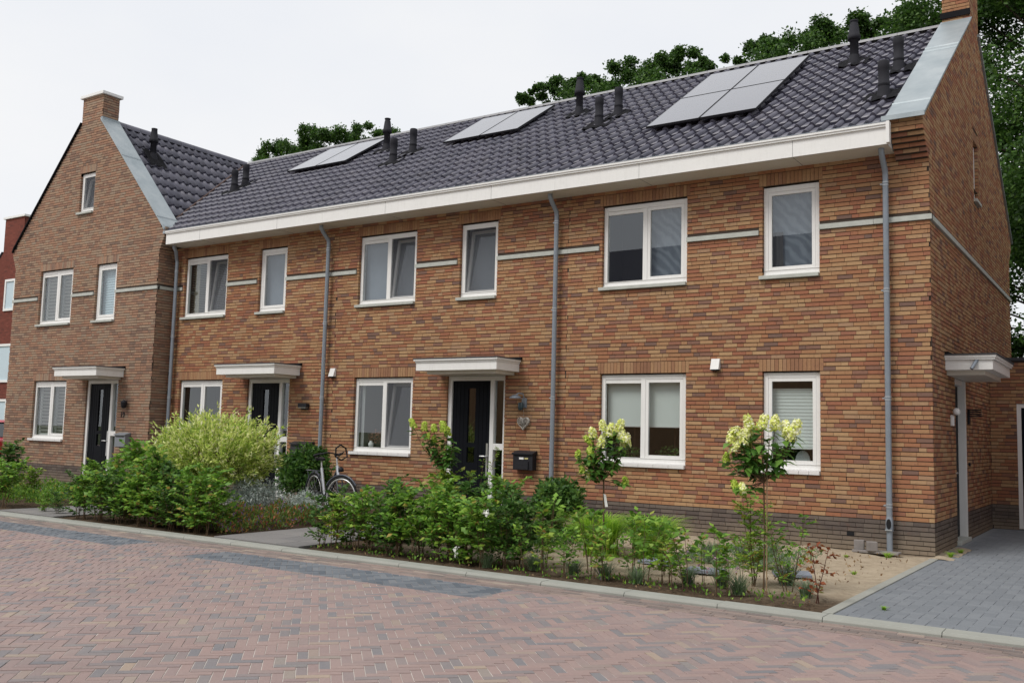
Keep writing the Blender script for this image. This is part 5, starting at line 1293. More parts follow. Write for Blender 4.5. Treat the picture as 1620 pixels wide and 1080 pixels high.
# ------------------------------------------------------------------ bicycle
def bicycle():
    t = empty('bicycle', (-9.93, -1.60, 0.0), 'silver and black step-through bicycle parked against the planting under the window', 'bicycle', rz=R(-21))
    M_SIL = m_plain('frame_silver', (0.55, 0.56, 0.6), 0.3, 0.6, 0.05, 6, metal=0.4); M_TYRE = m_plain('tyre_black', (0.02, 0.02, 0.02), 0.8, 0.2); M_RIM = m_plain('rim_alu', (0.62, 0.62, 0.62), 0.3, 0.5, 0.05, 6, metal=0.5)
    M_DKF = m_plain('frame_dark', (0.06, 0.065, 0.085), 0.35, 0.5)
    def T(p, r, mat, nm, n=9): return MB().tube(p, r, n).build(nm, mat, t)
    def wheel(cx, steer):
        c, s = math.cos(steer), math.sin(steer); P = lambda a, r, w=0.0: (cx + r*math.cos(a)*c - w*s, r*math.cos(a)*s + w*c, 0.345+r*math.sin(a))
        A = np.linspace(0, 2*math.pi, 41)
        ty = MB().tube([P(a, 0.335) for a in A], 0.019, 8, cap=False).build('wheel', M_TYRE, t)
        MB().tube([P(a, 0.305) for a in A], 0.017, 6, cap=False).build('rim', M_RIM, ty)
        sp = MB()
        for k in range(28):
            a = 2*math.pi*k/28; sp.tube([P(a+0.3*(-1)**k, 0.03, 0.02*(-1)**k), P(a, 0.30)], 0.0014, 3, cap=False)
        sp.build('spoke', M_RIM, ty, kind='stuff'); MB().tube([P(0, 0, -0.05), P(0, 0, 0.05)], 0.022, 8).build('hub', M_RIM, ty); return P
    wheel(0.0, 0.0); st = R(25); P = wheel(1.10, st)
    A = np.linspace(R(20), R(185), 16); MB().tube([(0.37*math.cos(a), 0, 0.345+0.37*math.sin(a)) for a in A], 0.018, 6).build('mudguard', M_DKF, t)
    A = np.linspace(R(35), R(150), 14); MB().tube([P(a, 0.37) for a in A], 0.018, 6).build('mudguard', M_DKF, t)
    T([(0.45, 0, 0.30), (0.27, 0, 0.80)], 0.026, M_SIL, 'seat_tube'); T([(0.27, 0, 0.80), (0.25, 0, 0.93)], 0.014, M_RIM, 'seat_post')
    T([(0.90, 0, 0.86), (0.975, 0, 0.66)], 0.030, M_SIL, 'head_tube'); T([(0.93, 0, 0.80), (0.62, 0, 0.46), (0.45, 0, 0.32)], 0.026, M_DKF, 'down_tube'); T([(0.95, 0, 0.72), (0.66, 0, 0.38), (0.47, 0, 0.30)], 0.022, M_DKF, 'down_tube')
    for w in (-0.055, 0.055): T([(0.45, w*0.6, 0.30), (0, w, 0.345)], 0.011, M_DKF, 'chain_stay'); T([(0.30, w*0.4, 0.72), (0, w, 0.345)], 0.010, M_DKF, 'seat_stay')
    for w in (-0.05, 0.05): T([(0.975, w*0.5, 0.68), (1.02, w, 0.60), tuple(np.array(P(0, 0, w)))], 0.013, M_DKF, 'fork')
    T([(0.90, 0, 0.86), (0.86, 0, 1.02)], 0.014, M_RIM, 'stem')
    c, s = math.cos(st), math.sin(st); H = lambda x, y, z: (0.87+x*c-y*s, x*s+y*c, z)
    T([H(-0.26, -0.27, 1.03), H(-0.14, -0.28, 1.06), H(-0.02, -0.20, 1.09), H(0.04, 0, 1.05), H(-0.02, 0.20, 1.09), H(-0.14, 0.28, 1.06), H(-0.26, 0.27, 1.03)], 0.012, M_BLACKP, 'handlebar')
    for w in (-1, 1): T([H(-0.27, 0.27*w, 1.028), H(-0.14, 0.28*w, 1.058)], 0.020, M_BLACKP, 'grip'); T([H(-0.08, 0.25*w, 1.06), H(-0.2, 0.25*w, 1.0)], 0.008, M_BLACKP, 'brake_lever')
    # carrier bag frame on the bars
    T([H(0.08, -0.13, 1.16), H(0.10, -0.15, 1.02), H(0.10, 0, 0.96), H(0.10, 0.15, 1.02), H(0.08, 0.13, 1.16), H(0.07, 0, 1.22), H(0.08, -0.13, 1.16)], 0.014, M_BLACKP, 'child_seat_ring')
    MB().lathe([(0.0, 0.05), (0.045, 0.03), (0.05, -0.03), (0.0, -0.04)], H(0.10, 0, 0.80), 12).build('lamp', M_BLACKP, t)
    m = MB(); m.add([(0.38, -0.02, 0.965), (0.38, 0.02, 0.965), (0.20, 0.075, 0.975), (0.12, 0.075, 0.99), (0.12, -0.075, 0.99), (0.20, -0.075, 0.975), (0.36, -0.02, 0.93), (0.36, 0.02, 0.93), (0.14, 0.07, 0.93), (0.14, -0.07, 0.93)],
      [(0, 1, 2, 5), (5, 2, 3, 4), (0, 6, 7, 1), (1, 7, 8, 2), (2, 8, 3), (3, 8, 9, 4), (4, 9, 5), (5, 9, 6, 0), (6, 9, 8, 7)]); m.build('saddle', M_BLACKP, t)
    for w in (-0.05, 0.05): T([(-0.30, w, 0.74), (0.22, w, 0.74)], 0.006, M_DKF, 'rack_rail'); T([(-0.22, w, 0.74), (0, w, 0.345)], 0.005, M_DKF, 'rack_stay')
    T([(-0.30, -0.05, 0.74), (-0.30, 0.05, 0.74)], 0.006, M_RIM, 'rack_rail')
    m = MB(); m.prism([(0.52, 0.28), (0.45, 0.40), (0.0, 0.39), (-0.04, 0.345), (0.0, 0.30), (0.45, 0.20)], 1, -0.075, -0.045); m.build('chain_case', M_BLACKP, t, bevel=0.01)
    T([(0.45, -0.09, 0.30), (0.52, -0.10, 0.14)], 0.01, M_RIM, 'crank'); T([(0.52, -0.16, 0.14), (0.52, -0.08, 0.14)], 0.014, M_BLACKP, 'pedal'); T([(0.45, 0.09, 0.30), (0.38, 0.10, 0.46)], 0.01, M_RIM, 'crank'); T([(0.38, 0.08, 0.46), (0.38, 0.16, 0.46)], 0.014, M_BLACKP, 'pedal')
    T([(0.40, 0.06, 0.30), (0.30, 0.16, 0.0)], 0.008, M_RIM, 'kick_stand')
bicycle()

# ------------------------------------------------------------------ parked car, only its tail shows past the left end of the row
def car():
    t = empty('parked_car', (-28.9, 2.2, 0.0), 'red car parked beyond the gabled house, cut by the left edge', 'car')
    M_RED = m_plain('car_red', (0.45, 0.02, 0.03), 0.3, 0.5, 0.05, 3, coat=1.0); M_CG = m_plain('car_glass', (0.02, 0.025, 0.03), 0.08, 0.8)
    body = [(-2.0, 0.35), (-2.05, 0.65), (-1.9, 0.85), (-1.1, 0.95), (1.75, 0.98), (2.02, 0.9), (2.08, 0.6), (2.0, 0.32)]
    MB().prism(body, 1, -0.85, 0.85).build('body', M_RED, t, bevel=0.06)
    cab = [(-1.15, 0.93), (-0.45, 1.42), (1.2, 1.45), (1.85, 0.96)]; MB().prism(cab, 1, -0.74, 0.74).build('cabin_glass', M_CG, t, bevel=0.05)
    MB().prism([(-0.5, 1.40), (-0.4, 1.47), (1.15, 1.50), (1.3, 1.42)], 1, -0.70, 0.70).build('roof', M_RED, t, bevel=0.04)
    for x in (-1.25, 1.3):
        for y in (-0.82, 0.82):
            w = MB().tube([(x, y-0.1, 0.31), (x, y+0.1, 0.31)], 0.31, 20).build('wheel', m_plain('car_tyre', (0.02, 0.02, 0.02), 0.8), t); MB().tube([(x, y-0.105, 0.31), (x, y+0.105, 0.31)], 0.19, 12).build('rim', M_METAL, w)
    for y in (-0.68, 0.68): MB().box(2.0, 2.09, y-0.12, y+0.12, 0.68, 0.86).build('tail_light', m_plain('tail_light', (0.7, 0.6, 0.58), 0.3), t)
    MB().box(2.05, 2.10, -0.5, 0.5, 0.36, 0.46).build('bumper', M_BLACKP, t)
car()

# ------------------------------------------------------------------ plants
def grow(rg, h, spread, stems, twigs, leaves, size, asp=0.6, t0=0.15, lean=0.18, rise=0.45, jit=0.35, thick=0.006, top_taper=0.5, flat=0.9):
    """stems with leafy side twigs; returns (stem MB, leaf array)"""
    sm = MB(); P, A, N = [], [], []
    for s in range(stems):
        az = rg.uniform(0, 2*math.pi); ln = rg.uniform(0, lean); H = h*rg.uniform(0.78, 1.0); b = np.array([rg.uniform(-.05, .05)*spread*3, rg.uniform(-.05, .05)*spread*3, -0.02])
        path = [b]; d = np.array([math.cos(az)*ln, math.sin(az)*ln, 1.0])
        for k in range(5): d = d + np.array([rg.uniform(-.12, .12), rg.uniform(-.12, .12), 0]); d /= np.linalg.norm(d); path.append(path[-1]+d*H/5)
        sm.tube(path, [thick*(1-0.14*k) for k in range(6)], 5, cap=False)
        for w in range(twigs):
            t = t0+(1-t0)*((w+rg.random())/twigs); i = min(int(t*5), 4); f = t*5-i; o = path[i]*(1-f)+path[i+1]*f
            a2 = rg.uniform(0, 2*math.pi); L = spread*(1-top_taper*t)*rg.uniform(0.6, 1.15); el = rise*rg.uniform(0.3, 1.5)
            dd = np.array([math.cos(a2), math.sin(a2), el]); dd /= np.linalg.norm(dd); e = o+dd*L; mid = o+dd*L*0.5+np.array([0, 0, 0.03*L])
            sm.tube([o, mid, e], [thick*0.45, thick*0.35, thick*0.2], 3, cap=False)
            side = np.cross(dd, [0, 0, 1]); side /= np.linalg.norm(side)+1e-6
            for q in range(leaves):
                f = 0.15+0.85*(q+rg.random()*0.6)/leaves; p = o+dd*L*f+np.array([0, 0, 0.03*L*(1-abs(2*f-1))]); sg = 1 if q % 2 else -1
                P.append(p); A.append(dd*rg.uniform(0.4, 0.9)+side*sg*rg.uniform(0.5, 1.0)+np.array([0, 0, rg.uniform(-jit, jit)])); N.append([rg.gauss(0, jit), rg.gauss(0, jit), flat])
        for q in range(5):
            P.append(path[-1]+np.array([rg.uniform(-.01, .01), rg.uniform(-.01, .01), -0.02*q])); a2 = q*2.4; A.append([math.cos(a2), math.sin(a2), 0.7]); N.append([rg.gauss(0, .4), rg.gauss(0, .4), 1])
    P, A, N = map(np.array, (P, A, N)); r2 = np.random.default_rng(rg.randrange(1 << 30))
    return sm, leaf_dir(P, A, N, np.full(len(P), size), asp, r2)
def plant_proto(name, label, cat, group, lmat, smat=M_STEM, seed=0, **k):
    rg = random.Random(seed); sm, lv = grow(rg, **k); t = empty(name, (0, 0, 0), label, cat, group)
    sm.build('stem', smat, t); link('foliage', leaf_mesh('foliage', lv, lmat), None, t, kind='stuff'); return t
used = set()
def put(proto, x, y, rz=None, sc_=1.0, label=None, group=None, z=0.0):
    rz = rnd.uniform(0, 6.28) if rz is None else rz
    if proto.name not in used:
        used.add(proto.name); proto.location = (x, y, z); proto.rotation_euler = (0, 0, rz); proto.scale = (sc_,)*3 if isinstance(sc_, (int, float)) else sc_
        if label: proto['label'] = label
        if group: proto['group'] = group
        return proto
    return place_copy(proto, (x, y, z), rz, sc_, label, group)

GH = 'young hedge plants in the row along the kerb'
hp = [plant_proto('hedge_plant', 'bushy green hornbeam plant in the dense hedge row along the kerb', 'hedge plant', GH, (M_LHEDGE, M_LHEDGE, M_LHEDGEY, M_LHEDGED, M_LHEDGE)[i], seed=40+i, h=0.86, spread=0.30, stems=4, twigs=14, leaves=8, size=0.072, asp=0.62, t0=(0.10, 0.26, 0.22, 0.10, 0.3)[i], jit=0.55) for i in range(5)]
hrg = random.Random(21)
def hedge_row(xa, xb, y, step, hs, mix=(0, 1, 4, 0, 3, 1, 2), ends=(None, None), lab=None, grp=None):
    x = xa; row = []
    while x < xb:
        i = hrg.choice(mix); s1 = hs*hrg.uniform(0.80, 1.08); row.append(put(hp[i], x+hrg.uniform(-.05, .05), y+hrg.uniform(-.06, .06), None, (s1, s1, s1*hrg.uniform(0.82, 1.15)))); x += step*hrg.uniform(0.85, 1.15)
    for o in row:
        if lab: o['label'] = lab; o['group'] = grp
    if ends[0]: row[0]['label'] = ends[0]
    if ends[1]: row[-1]['label'] = ends[1]
hedge_row(-19.0, -13.55, -5.03, 0.33, 1.0, (0, 4, 3, 3), ends=(None, 'hedge plant on the far side of the left path, last of the leftmost hedge'), lab='green hedge plant in the leftmost hedge, left of the first path', grp='leftmost hedge along the kerb'); hedge_row(-11.60, -8.35, -5.06, 0.26, 1.06, (0, 1, 3, 3, 0), ends=('hedge plant beside the left path, first of the hedge before the willow', 'hedge plant at the edge of the middle path next to the rust ground cover'), lab='green hedge plant along the kerb in front of the variegated willow', grp='hedge in front of the willow'); hedge_row(-11.3, -8.5, -4.70, 0.32, 1.15, (3, 0, 0), lab='taller dark hedge plant in the second row in front of the variegated willow', grp='second hedge row in front of the willow')
hedge_row(-6.38, -5.5, -5.02, 0.27, 0.86, ends=('low bushy hedge plant at the path end of the middle row, below the bicycle', None), lab='low green hedge plant along the kerb just right of the middle path', grp='start of the middle hedge'); hedge_row(-5.3, -3.35, -5.02, 0.26, 0.98, ends=(None, 'hedge plant where the dense row thins out below the third drainpipe'), lab='green hedge plant along the kerb in front of the black door', grp='hedge in front of the black door'); hedge_row(-6.1, -3.5, -4.66, 0.36, 1.03, (3, 0, 4), lab='dark green hedge plant in the second row in front of the black door', grp='second hedge row in front of the black door')
put(hp[3], -12.3, -4.95, None, 0.5, 'low dark young plant on the left path edge'); put(hp[0], -12.75, -4.9, None, 0.45, 'very small green plant in the gap at the left path')
# thinner young plants on the right part of the row
GS = 'thin young plants at the open end of the hedge row'
hs_ = [plant_proto('young_plant', 'thin young leafy plant in the open stretch of the hedge row', 'young plant', GS, (M_LHEDGE, M_LHEDGEY, M_LHEDGE)[i], seed=70+i, h=0.64, spread=0.20, stems=2, twigs=9, leaves=5, size=0.068, asp=0.64, t0=0.25, thick=0.005, jit=0.5) for i in range(3)]
for x in np.arange(-3.25, -0.95, 0.19):
    put(hs_[hrg.randrange(3)], x+hrg.uniform(-.06, .06), -4.95+hrg.uniform(-.1, .12), None, hrg.uniform(0.7, 1.1))
for x, y, s_ in ((-3.3, -4.5, 1.3), (-2.75, -4.55, 1.2), (-2.2, -4.4, 1.1), (-1.75, -4.6, 0.9), (-3.0, -4.1, 1.1), (-2.0, -4.2, 1.0), (-1.45, -4.45, 0.85), (-2.45, -4.0, 1.1), (-1.25, -3.9, 0.8), (-3.5, -4.2, 1.2)): put(hs_[0], x, y, None, s_, 'taller leafy young plant just behind the thin plants, before the grass clumps', 'young plants behind the thin row')
tf = plant_proto('feathery_plant', 'tall feathery light green plant around the foot of the right hydrangea', 'plant', None, M_LHEDGEY, seed=81, h=1.02, spread=0.27, stems=5, twigs=14, leaves=9, size=0.058, asp=0.48, t0=0.10, jit=0.55); put(tf, -0.98, -4.18)
tf2 = plant_proto('feathery_plant', 'green leafy plant leaning right beside the right hydrangea stem', 'plant', None, M_LHEDGE, seed=82, h=0.85, spread=0.26, stems=3, twigs=12, leaves=9, size=0.058, asp=0.46, lean=0.5, jit=0.55); put(tf2, -0.60, -4.30)
rr = plant_proto('rust_leaved_shrub', 'small sparse shrub with rust brown leaves on the sand near the driveway', 'shrub', None, M_LRED, m_plain('stem_red', (0.09, 0.03, 0.02), 0.8), seed=85, h=0.66, spread=0.22, stems=2, twigs=8, leaves=6, size=0.052, asp=0.7, lean=0.2, t0=0.12, jit=0.7); put(rr, -0.20, -4.72)
# garden shrubs behind the hedge
gsh = [plant_proto('garden_shrub', 'green garden shrub', 'shrub', None, m_, seed=90+i, h=0.92, spread=0.30, stems=6, twigs=14, leaves=7, size=0.085, asp=0.6, jit=0.5) for i, m_ in enumerate((M_LHEDGED, M_LHEDGE, M_LHEDGEY))]
for pi, x, y, s_, lab in ((0, -6.15, -3.9, 0.95, 'green garden shrub behind the hedge at the edge of the middle path'), (1, -5.5, -3.7, 0.98, 'green shrub behind the hedge below the middle ground floor window'),
      (0, -4.9, -3.9, 1.0, 'dark green shrub behind the hedge, left of the black letterbox'), (0, -4.4, -3.6, 0.95, 'dark green shrub behind the hedge under the black letterbox'), (1, -5.2, -2.6, 1.0, 'mid green shrub in the second planting row below the black door'),
      (2, -6.2, -2.6, 1.05, 'yellow green shrub between the middle window and the black door'), (0, -4.55, -2.4, 0.9, 'dark shrub in the bed left of the third drainpipe'), (0, -3.95, -4.2, 0.8, 'small green shrub at the right end of the dense hedge'),
      (1, -11.85, -3.7, 1.35, 'bright green shrub left of the variegated willow'), (0, -12.1, -2.6, 1.1, 'dark shrub between the willow and the gabled house corner'), (1, -13.0, -3.0, 1.15, 'green shrub below the grey letterbox of the gabled house'), (1, -15.2, -2.4, 0.85, 'green shrub in the gabled house garden right of its window'),
      (0, -16.6, -3.4, 1.2, 'large green shrub at the left edge behind the hedge'), (2, -15.0, -3.9, 0.75, 'low yellow green shrub near the left path')):
    put(gsh[pi], x, y, None, s_, lab)
def round_bush(name, label, x, y, rx, rz_, zc, n, size, asp, mat, seed, cat='shrub', twigs=60, trunk=0.02):
    r2 = np.random.default_rng(seed); t = empty(name, (x, y, 0), label, cat); rg = random.Random(seed)
    nb = 30; Ps, As = [], []
    for k in range(nb):
        d = r2.normal(size=3); d /= np.linalg.norm(d); d[2] = abs(d[2])*1.3-0.35; c = d*np.array([rx, rx, rz_])*r2.uniform(0.35, 0.78); br = rx*r2.uniform(0.26, 0.42); q = n//nb
        dd = r2.normal(size=(q, 3)); dd /= np.linalg.norm(dd, axis=1)[:, None]; Ps.append(c+dd*(br*(0.45+0.6*r2.random(q)))[:, None]); As.append(dd+r2.normal(size=(q, 3))*0.7)
    P = np.concatenate(Ps)+np.array([0, 0, zc]); A = np.concatenate(As); ok = P[:, 2] > 0.02; P, A = P[ok], A[ok]; n = len(P); N = r2.normal(size=(n, 3))*0.7+np.array([0, 0, 1.0])
    link('foliage', leaf_mesh('foliage', leaf_dir(P, A, N, np.full(n, size), asp, r2), mat), None, t, kind='stuff')
    m = MB()
    for k in range(twigs):
        q = P[rg.randrange(n)]; m.tube([(rg.uniform(-.04, .04), rg.uniform(-.04, .04), -0.02), (q[0]*0.3, q[1]*0.3, q[2]*0.5), tuple(q)], [trunk*0.6, trunk*0.35, 0.002], 4, cap=False)
    m.build('stem', M_STEM, t); return t
round_bush('evergreen_shrub', 'rounded dark evergreen shrub at the foot of the third drainpipe', -5.35, -0.85, 0.46, 0.46, 0.44, 3600, 0.085, 0.55, M_LHEDGED, 5)
round_bush('evergreen_shrub', 'dark green shrub against the wall behind the bicycle', -11.0, -0.85, 0.62, 0.66, 0.60, 5000, 0.085, 0.55, M_LHEDGED, 6)
round_bush('silver_plant', 'silvery grey mound of foliage left of the bicycle', -9.95, -2.95, 0.58, 0.40, 0.26, 6500, 0.05, 0.26, M_LSILVER, 7, 'plant', 30, 0.006)
round_bush('silver_plant', 'smaller silvery plant below the bicycle front wheel', -9.0, -2.75, 0.42, 0.32, 0.2, 3800, 0.04, 0.28, M_LSILVER, 8, 'plant', 20, 0.006)
# variegated willow ball
def willow():
    r2 = np.random.default_rng(55); rg = random.Random(55); t = empty('variegated_willow', (-10.78, -3.1, 0), 'large rounded willow bush with creamy pale green leaves between the two left doors', 'shrub')
    cx, cz, rx, rz_ = 0, 1.03, 1.13, 0.75; P, A = [], []; m = MB(); m.tube([(0, 0, -0.05), (0.02, 0, 0.4), (0, 0.02, 0.7)], [0.05, 0.04, 0.04], 8)
    for k in range(780):
        d = r2.normal(size=3); d /= np.linalg.norm(d)
        if d[2] < -0.75: continue
        L = rg.uniform(0.80, 1.03) + (0.26 if rg.random() < 0.14 and d[2] > 0.35 else 0)
        e = np.array([d[0]*rx*L, d[1]*rx*L, cz+d[2]*rz_*L]); b = np.array([d[0]*rx*0.25, d[1]*rx*0.25, 0.62+d[2]*rz_*0.2]); mid = (b+e)/2+np.array([0, 0, 0.05])
        if k % 2 == 0: m.tube([b, mid, e], [0.006, 0.004, 0.0015], 3, cap=False)
        nl = 34
        for q in range(nl):
            f = 0.38+0.62*q/nl; p = b*(1-f)**2+2*mid*f*(1-f)+e*f*f; P.append(p+r2.normal(size=3)*0.018); ax = (e-b)/np.linalg.norm(e-b); A.append(ax+r2.normal(size=3)*0.55)
    P, A = np.array(P), np.array(A); n = len(P); N = r2.normal(size=(n, 3))*0.6+np.array([0, 0, 1])
    link('foliage', leaf_mesh('foliage', leaf_dir(P, A, N, np.full(n, 0.078), 0.34, r2), M_LWILLOW), None, t, kind='stuff'); m.build('stem', M_STEM, t)
willow()
# low flowering ground cover between path and willow
def cover(name, label, x0, x1, y0, y1, n, h, size, asp, mat, seed, cat='ground cover', zfun=None):
    r2 = np.random.default_rng(seed); P = np.stack([r2.uniform(x0, x1, n), r2.uniform(y0, y1, n), np.zeros(n)], 1)
    hh = h*(0.55+0.45*np.sin(P[:, 0]*5+P[:, 1]*3)*np.cos(P[:, 1]*4-P[:, 0]*2)); P[:, 2] = np.maximum(0.01, hh*r2.random(n)**0.5)
    A = r2.normal(size=(n, 3))*0.5+np.array([0, 0, 0.9]); N = r2.normal(size=(n, 3))
    return link(name, leaf_mesh(name, leaf_dir(P, A, N, np.full(n, size), asp, r2), mat), None, None, label, cat, kind='stuff')
cover('flowering_ground_cover', 'low green and rust ground cover beside the middle path', -9.9, -8.12, -5.05, -2.9, 12000, 0.34, 0.055, 0.38, M_LCOVER, 31)
cover('low_planting', 'low mixed green planting in front of the gabled house', -17.3, -13.6, -4.6, -1.2, 9000, 0.30, 0.06, 0.4, M_LHEDGE, 32)
cover('low_planting', 'low dark planting behind the middle hedge', -6.3, -3.8, -4.3, -1.6, 6000, 0.30, 0.055, 0.4, M_LHEDGED, 33)
cover('garden_weeds', 'small weeds in the dark soil strip along the kerb', -6.3, -0.2, -5.25, -4.7, 520, 0.07, 0.04, 0.55, M_LHEDGE, 34)
cover('fallen_leaves', 'dry leaves and twigs scattered over the soil strip and sand', -6.3, -0.1, -5.25, -0.2, 900, 0.012, 0.035, 0.5, M_LITTER, 35, 'leaf litter')
cover('open_bed_plants', 'mixed low grey green and pinkish plants in the open bed', -2.5, -1.0, -3.3, -1.7, 2600, 0.20, 0.05, 0.25, M_LLAV, 36)
# lavender tufts and ornamental grass
def tuft(name, label, cat, x, y, r, h, n, mat, seed, w=0.006, arch=0.6, group=None):
    r2 = np.random.default_rng(seed); V = []
    az = r2.uniform(0, 2*np.pi, n); out = r*(0.25+0.75*r2.random(n)); hh = h*(0.6+0.4*r2.random(n)); b = r2.normal(size=(n, 2))*r*0.12
    o = np.stack([np.cos(az), np.sin(az), 0*az], 1); sd = np.stack([-np.sin(az), np.cos(az), 0*az], 1)*w; K = 4
    for k in range(K+1):
        f = k/K; c = np.concatenate([b, np.zeros((n, 1))], 1)+o*(out*f**1.4)[:, None]; c[:, 2] = hh*(f*(1+arch)-arch*f**2.6); ww = 1-f*0.85; V.append(np.stack([c-sd*ww, c+sd*ww], 1))
    V = np.stack(V, 1).reshape(n, (K+1)*2, 3); F = np.array([[2*k, 2*k+1, 2*k+3, 2*k+2] for k in range(K)])[None]+(np.arange(n)*(K+1)*2)[:, None, None]
    me = np_mesh(name, V.reshape(-1, 3), F.reshape(-1, 4), mat); t = link(name, me, None, None, label, cat, group); t.location = (x, y, 0); return t
for i, (x, y, r, h, lab) in enumerate(((-3.35, -3.15, 0.46, 0.42, 'bright green grass clump left of the pair, behind the left hydrangea'), (-2.75, -2.95, 0.44, 0.42, 'bright green arching grass clump in the middle of the sandy bed'), (-3.7, -2.5, 0.35, 0.32, 'small grass clump near the wall behind the left hydrangea'))):
    tuft('grass_clump', lab, 'grass clump', x, y, r*1.25, h*1.25, 1300, M_LGRASS, 200+i, 0.008)
GL = 'low grey green lavender plants'
lv0 = None
for i, (x, y, s_) in enumerate(((-2.05, -2.75, 1.2), (-1.75, -2.45, 1.3), (-1.45, -2.7, 1.2), (-1.6, -1.9, 1.0), (-2.75, -4.85, .8), (-2.35, -4.9, .9), (-1.95, -4.95, .9), (-1.55, -4.6, .9), (-1.22, -4.5, 1.0), (-0.92, -4.85, .9), (-0.36, -4.55, .8), (-3.25, -4.85, .9), (-3.75, -5.05, .8), (-0.75, -3.9, .9))):
    if lv0 is None: lv0 = tuft('lavender_plant', 'low grey green lavender tuft in the open bed', 'lavender', x, y, 0.24, 0.23, 170, M_LLAV, 300, 0.005, 0.15, GL); lv0.scale = (s_,)*3
    else:
        c = lv0.copy(); COL.objects.link(c); c.location = (x, y, 0)
        if i in (4, 5, 6, 7, 8, 9, 10, 11, 12): c['label'] = 'small grey green lavender tuft in the dark soil strip near the kerb'; c['group'] = 'lavender tufts near the kerb'; c.rotation_euler = (0, 0, i*1.3); c.scale = (s_,)*3
# standard hydrangeas
def hydrangea(x, y, top, flowers, label, lime, seed, stem_r=0.011, stake=False):
    """flowers: (offset to the right as seen from the street, height) pairs, heads at the branch ends"""
    r2 = np.random.default_rng(seed); rg = random.Random(seed); t = empty('hydrangea_tree', (x, y, 0), label, 'hydrangea'); rt = np.array([0.83, 0.556, 0])
    m = MB(); z0 = top; m.tube([(0, 0, -0.03), (0.01, 0, z0*0.5), (0, 0.005, z0)], [stem_r, stem_r*0.9, stem_r*0.8], 7, cap=False)
    P, A, N, FP, FA = [], [], [], [], []
    ends = [(np.array([0, 0, h])+rt*dx+np.array([rg.uniform(-.05, .05), rg.uniform(-.10, .06), 0]), s_) for dx, h, s_ in flowers]
    for k in range(9 if lime else 5): a = rg.uniform(0, 6.28); ends.append((np.array([math.cos(a)*0.2, math.sin(a)*0.2, top+rg.uniform(0.1, 0.42)]), 0))
    heads = []
    for e, s_ in ends:
        b = np.array([0, 0, top-0.02]); mid = (b+e)/2+np.array([(e[0]-b[0])*0.15, (e[1]-b[1])*0.15, -0.02]); m.tube([b, mid, e], [0.006, 0.005, 0.003], 5, cap=False)
        for q in range(17):
            f = 0.34+0.64*q/16; p = b*(1-f)**2+2*mid*f*(1-f)+e*f*f; a = rg.uniform(0, 6.28)
            P.append(p+r2.normal(size=3)*0.012); A.append([math.cos(a), math.sin(a), rg.uniform(-0.5, 0.25)]); N.append([rg.gauss(0, .3), rg.gauss(0, .3), 1])
        if s_ > 0: heads.append((e, s_))
    P, A, N = map(np.array, (P, A, N)); link('foliage', leaf_mesh('foliage', leaf_dir(P, A, N, np.full(len(P), 0.12), 0.54, r2, 0.35), M_LHYD), None, t, kind='stuff'); m.build('stem', M_STEM, t)
    if stake: MB().tube([(0.03, 0.0, -0.03), (0.035, 0.0, top+0.12)], 0.006, 6).build('stake', M_STEMP, t)
    for i, (e, s_) in enumerate(heads):
        n = int(240*s_); h = r2.random(n); rr = 0.056*s_*np.sqrt(1-h*0.75)*(0.8+0.25*r2.random(n)); an = r2.uniform(0, 6.28, n); tl = r2.normal(size=2)*0.25
        Q = np.stack([np.cos(an)*rr, np.sin(an)*rr, h*0.13*s_-0.03], 1); Q[:, 0] += Q[:, 2]*tl[0]; Q[:, 1] += Q[:, 2]*tl[1]; nn = np.stack([np.cos(an), np.sin(an), h*0.8], 1)+r2.normal(size=(n, 3))*0.3
        link('flower_head', leaf_mesh('flower_head', leaf_quads(Q+e+np.array([0, 0, 0.02]), nn, np.full(n, 0.026), 0.95, r2, 0.05), M_FLOWG if (lime or s_ < 0.75) else M_FLOW), None, t)
    return t
k2 = 1/(3.27*150); k1 = 1/(3.6*131); k3 = 1/(3.858*106)
fl2 = [(180, 165, 1), (230, 170, 1.1), (275, 140, 1.1), (280, 92, .95), (345, 95, 1.1), (420, 100, 1.1), (450, 130, 1.2), (505, 118, 1.1), (500, 150, 1), (190, 215, .8), (265, 198, .7), (150, 268, .65), (190, 405, .7), (245, 425, .8), (215, 140, .8)]
k2 = 1/(3.27*157); hydrangea(-0.79, -4.5, 1.09, [((x-345)*k2, 1.09+(360-y)*k2, s_) for x, y, s_ in fl2], 'hydrangea on a pale stake with creamy white heads in front of the narrow window', False, 61, 0.009, True)
fl1 = [(275, 105, .9), (300, 135, 1.1), (360, 110, 1.1), (400, 165, 1.3), (410, 195, 1.2), (265, 195, 1.0), (240, 145, .9), (190, 183, .65), (145, 262, .65), (235, 245, .7), (235, 300, .7), (195, 380, .8), (400, 405, .7), (175, 345, .6)]
h1 = hydrangea(-3.05, -3.65, 0.98, [((x-283)*k1, 0.98+(380-y)*k1, s_) for x, y, s_ in fl1], 'hydrangea with cream and lime heads and a white tag, before the wide window', False, 62, 0.012)
tg_ = MB().add([(0.02, -0.03, 0.80), (0.055, -0.035, 0.79), (0.085, -0.035, 0.65), (0.045, -0.03, 0.645), (0.02, -0.032, 0.80), (0.055, -0.037, 0.79), (0.085, -0.037, 0.65), (0.045, -0.032, 0.645)], [(0, 1, 2, 3), (4, 7, 6, 5), (0, 4, 5, 1), (2, 6, 7, 3)])
tg_.build('plant_tag', M_WHITE, h1)
fl3 = [(35, 80, .9), (80, 98, .9), (155, 110, .9), (240, 108, 1.2), (245, 130, 1.0), (195, 375, .8), (150, 172, .7), (110, 150, .6)]
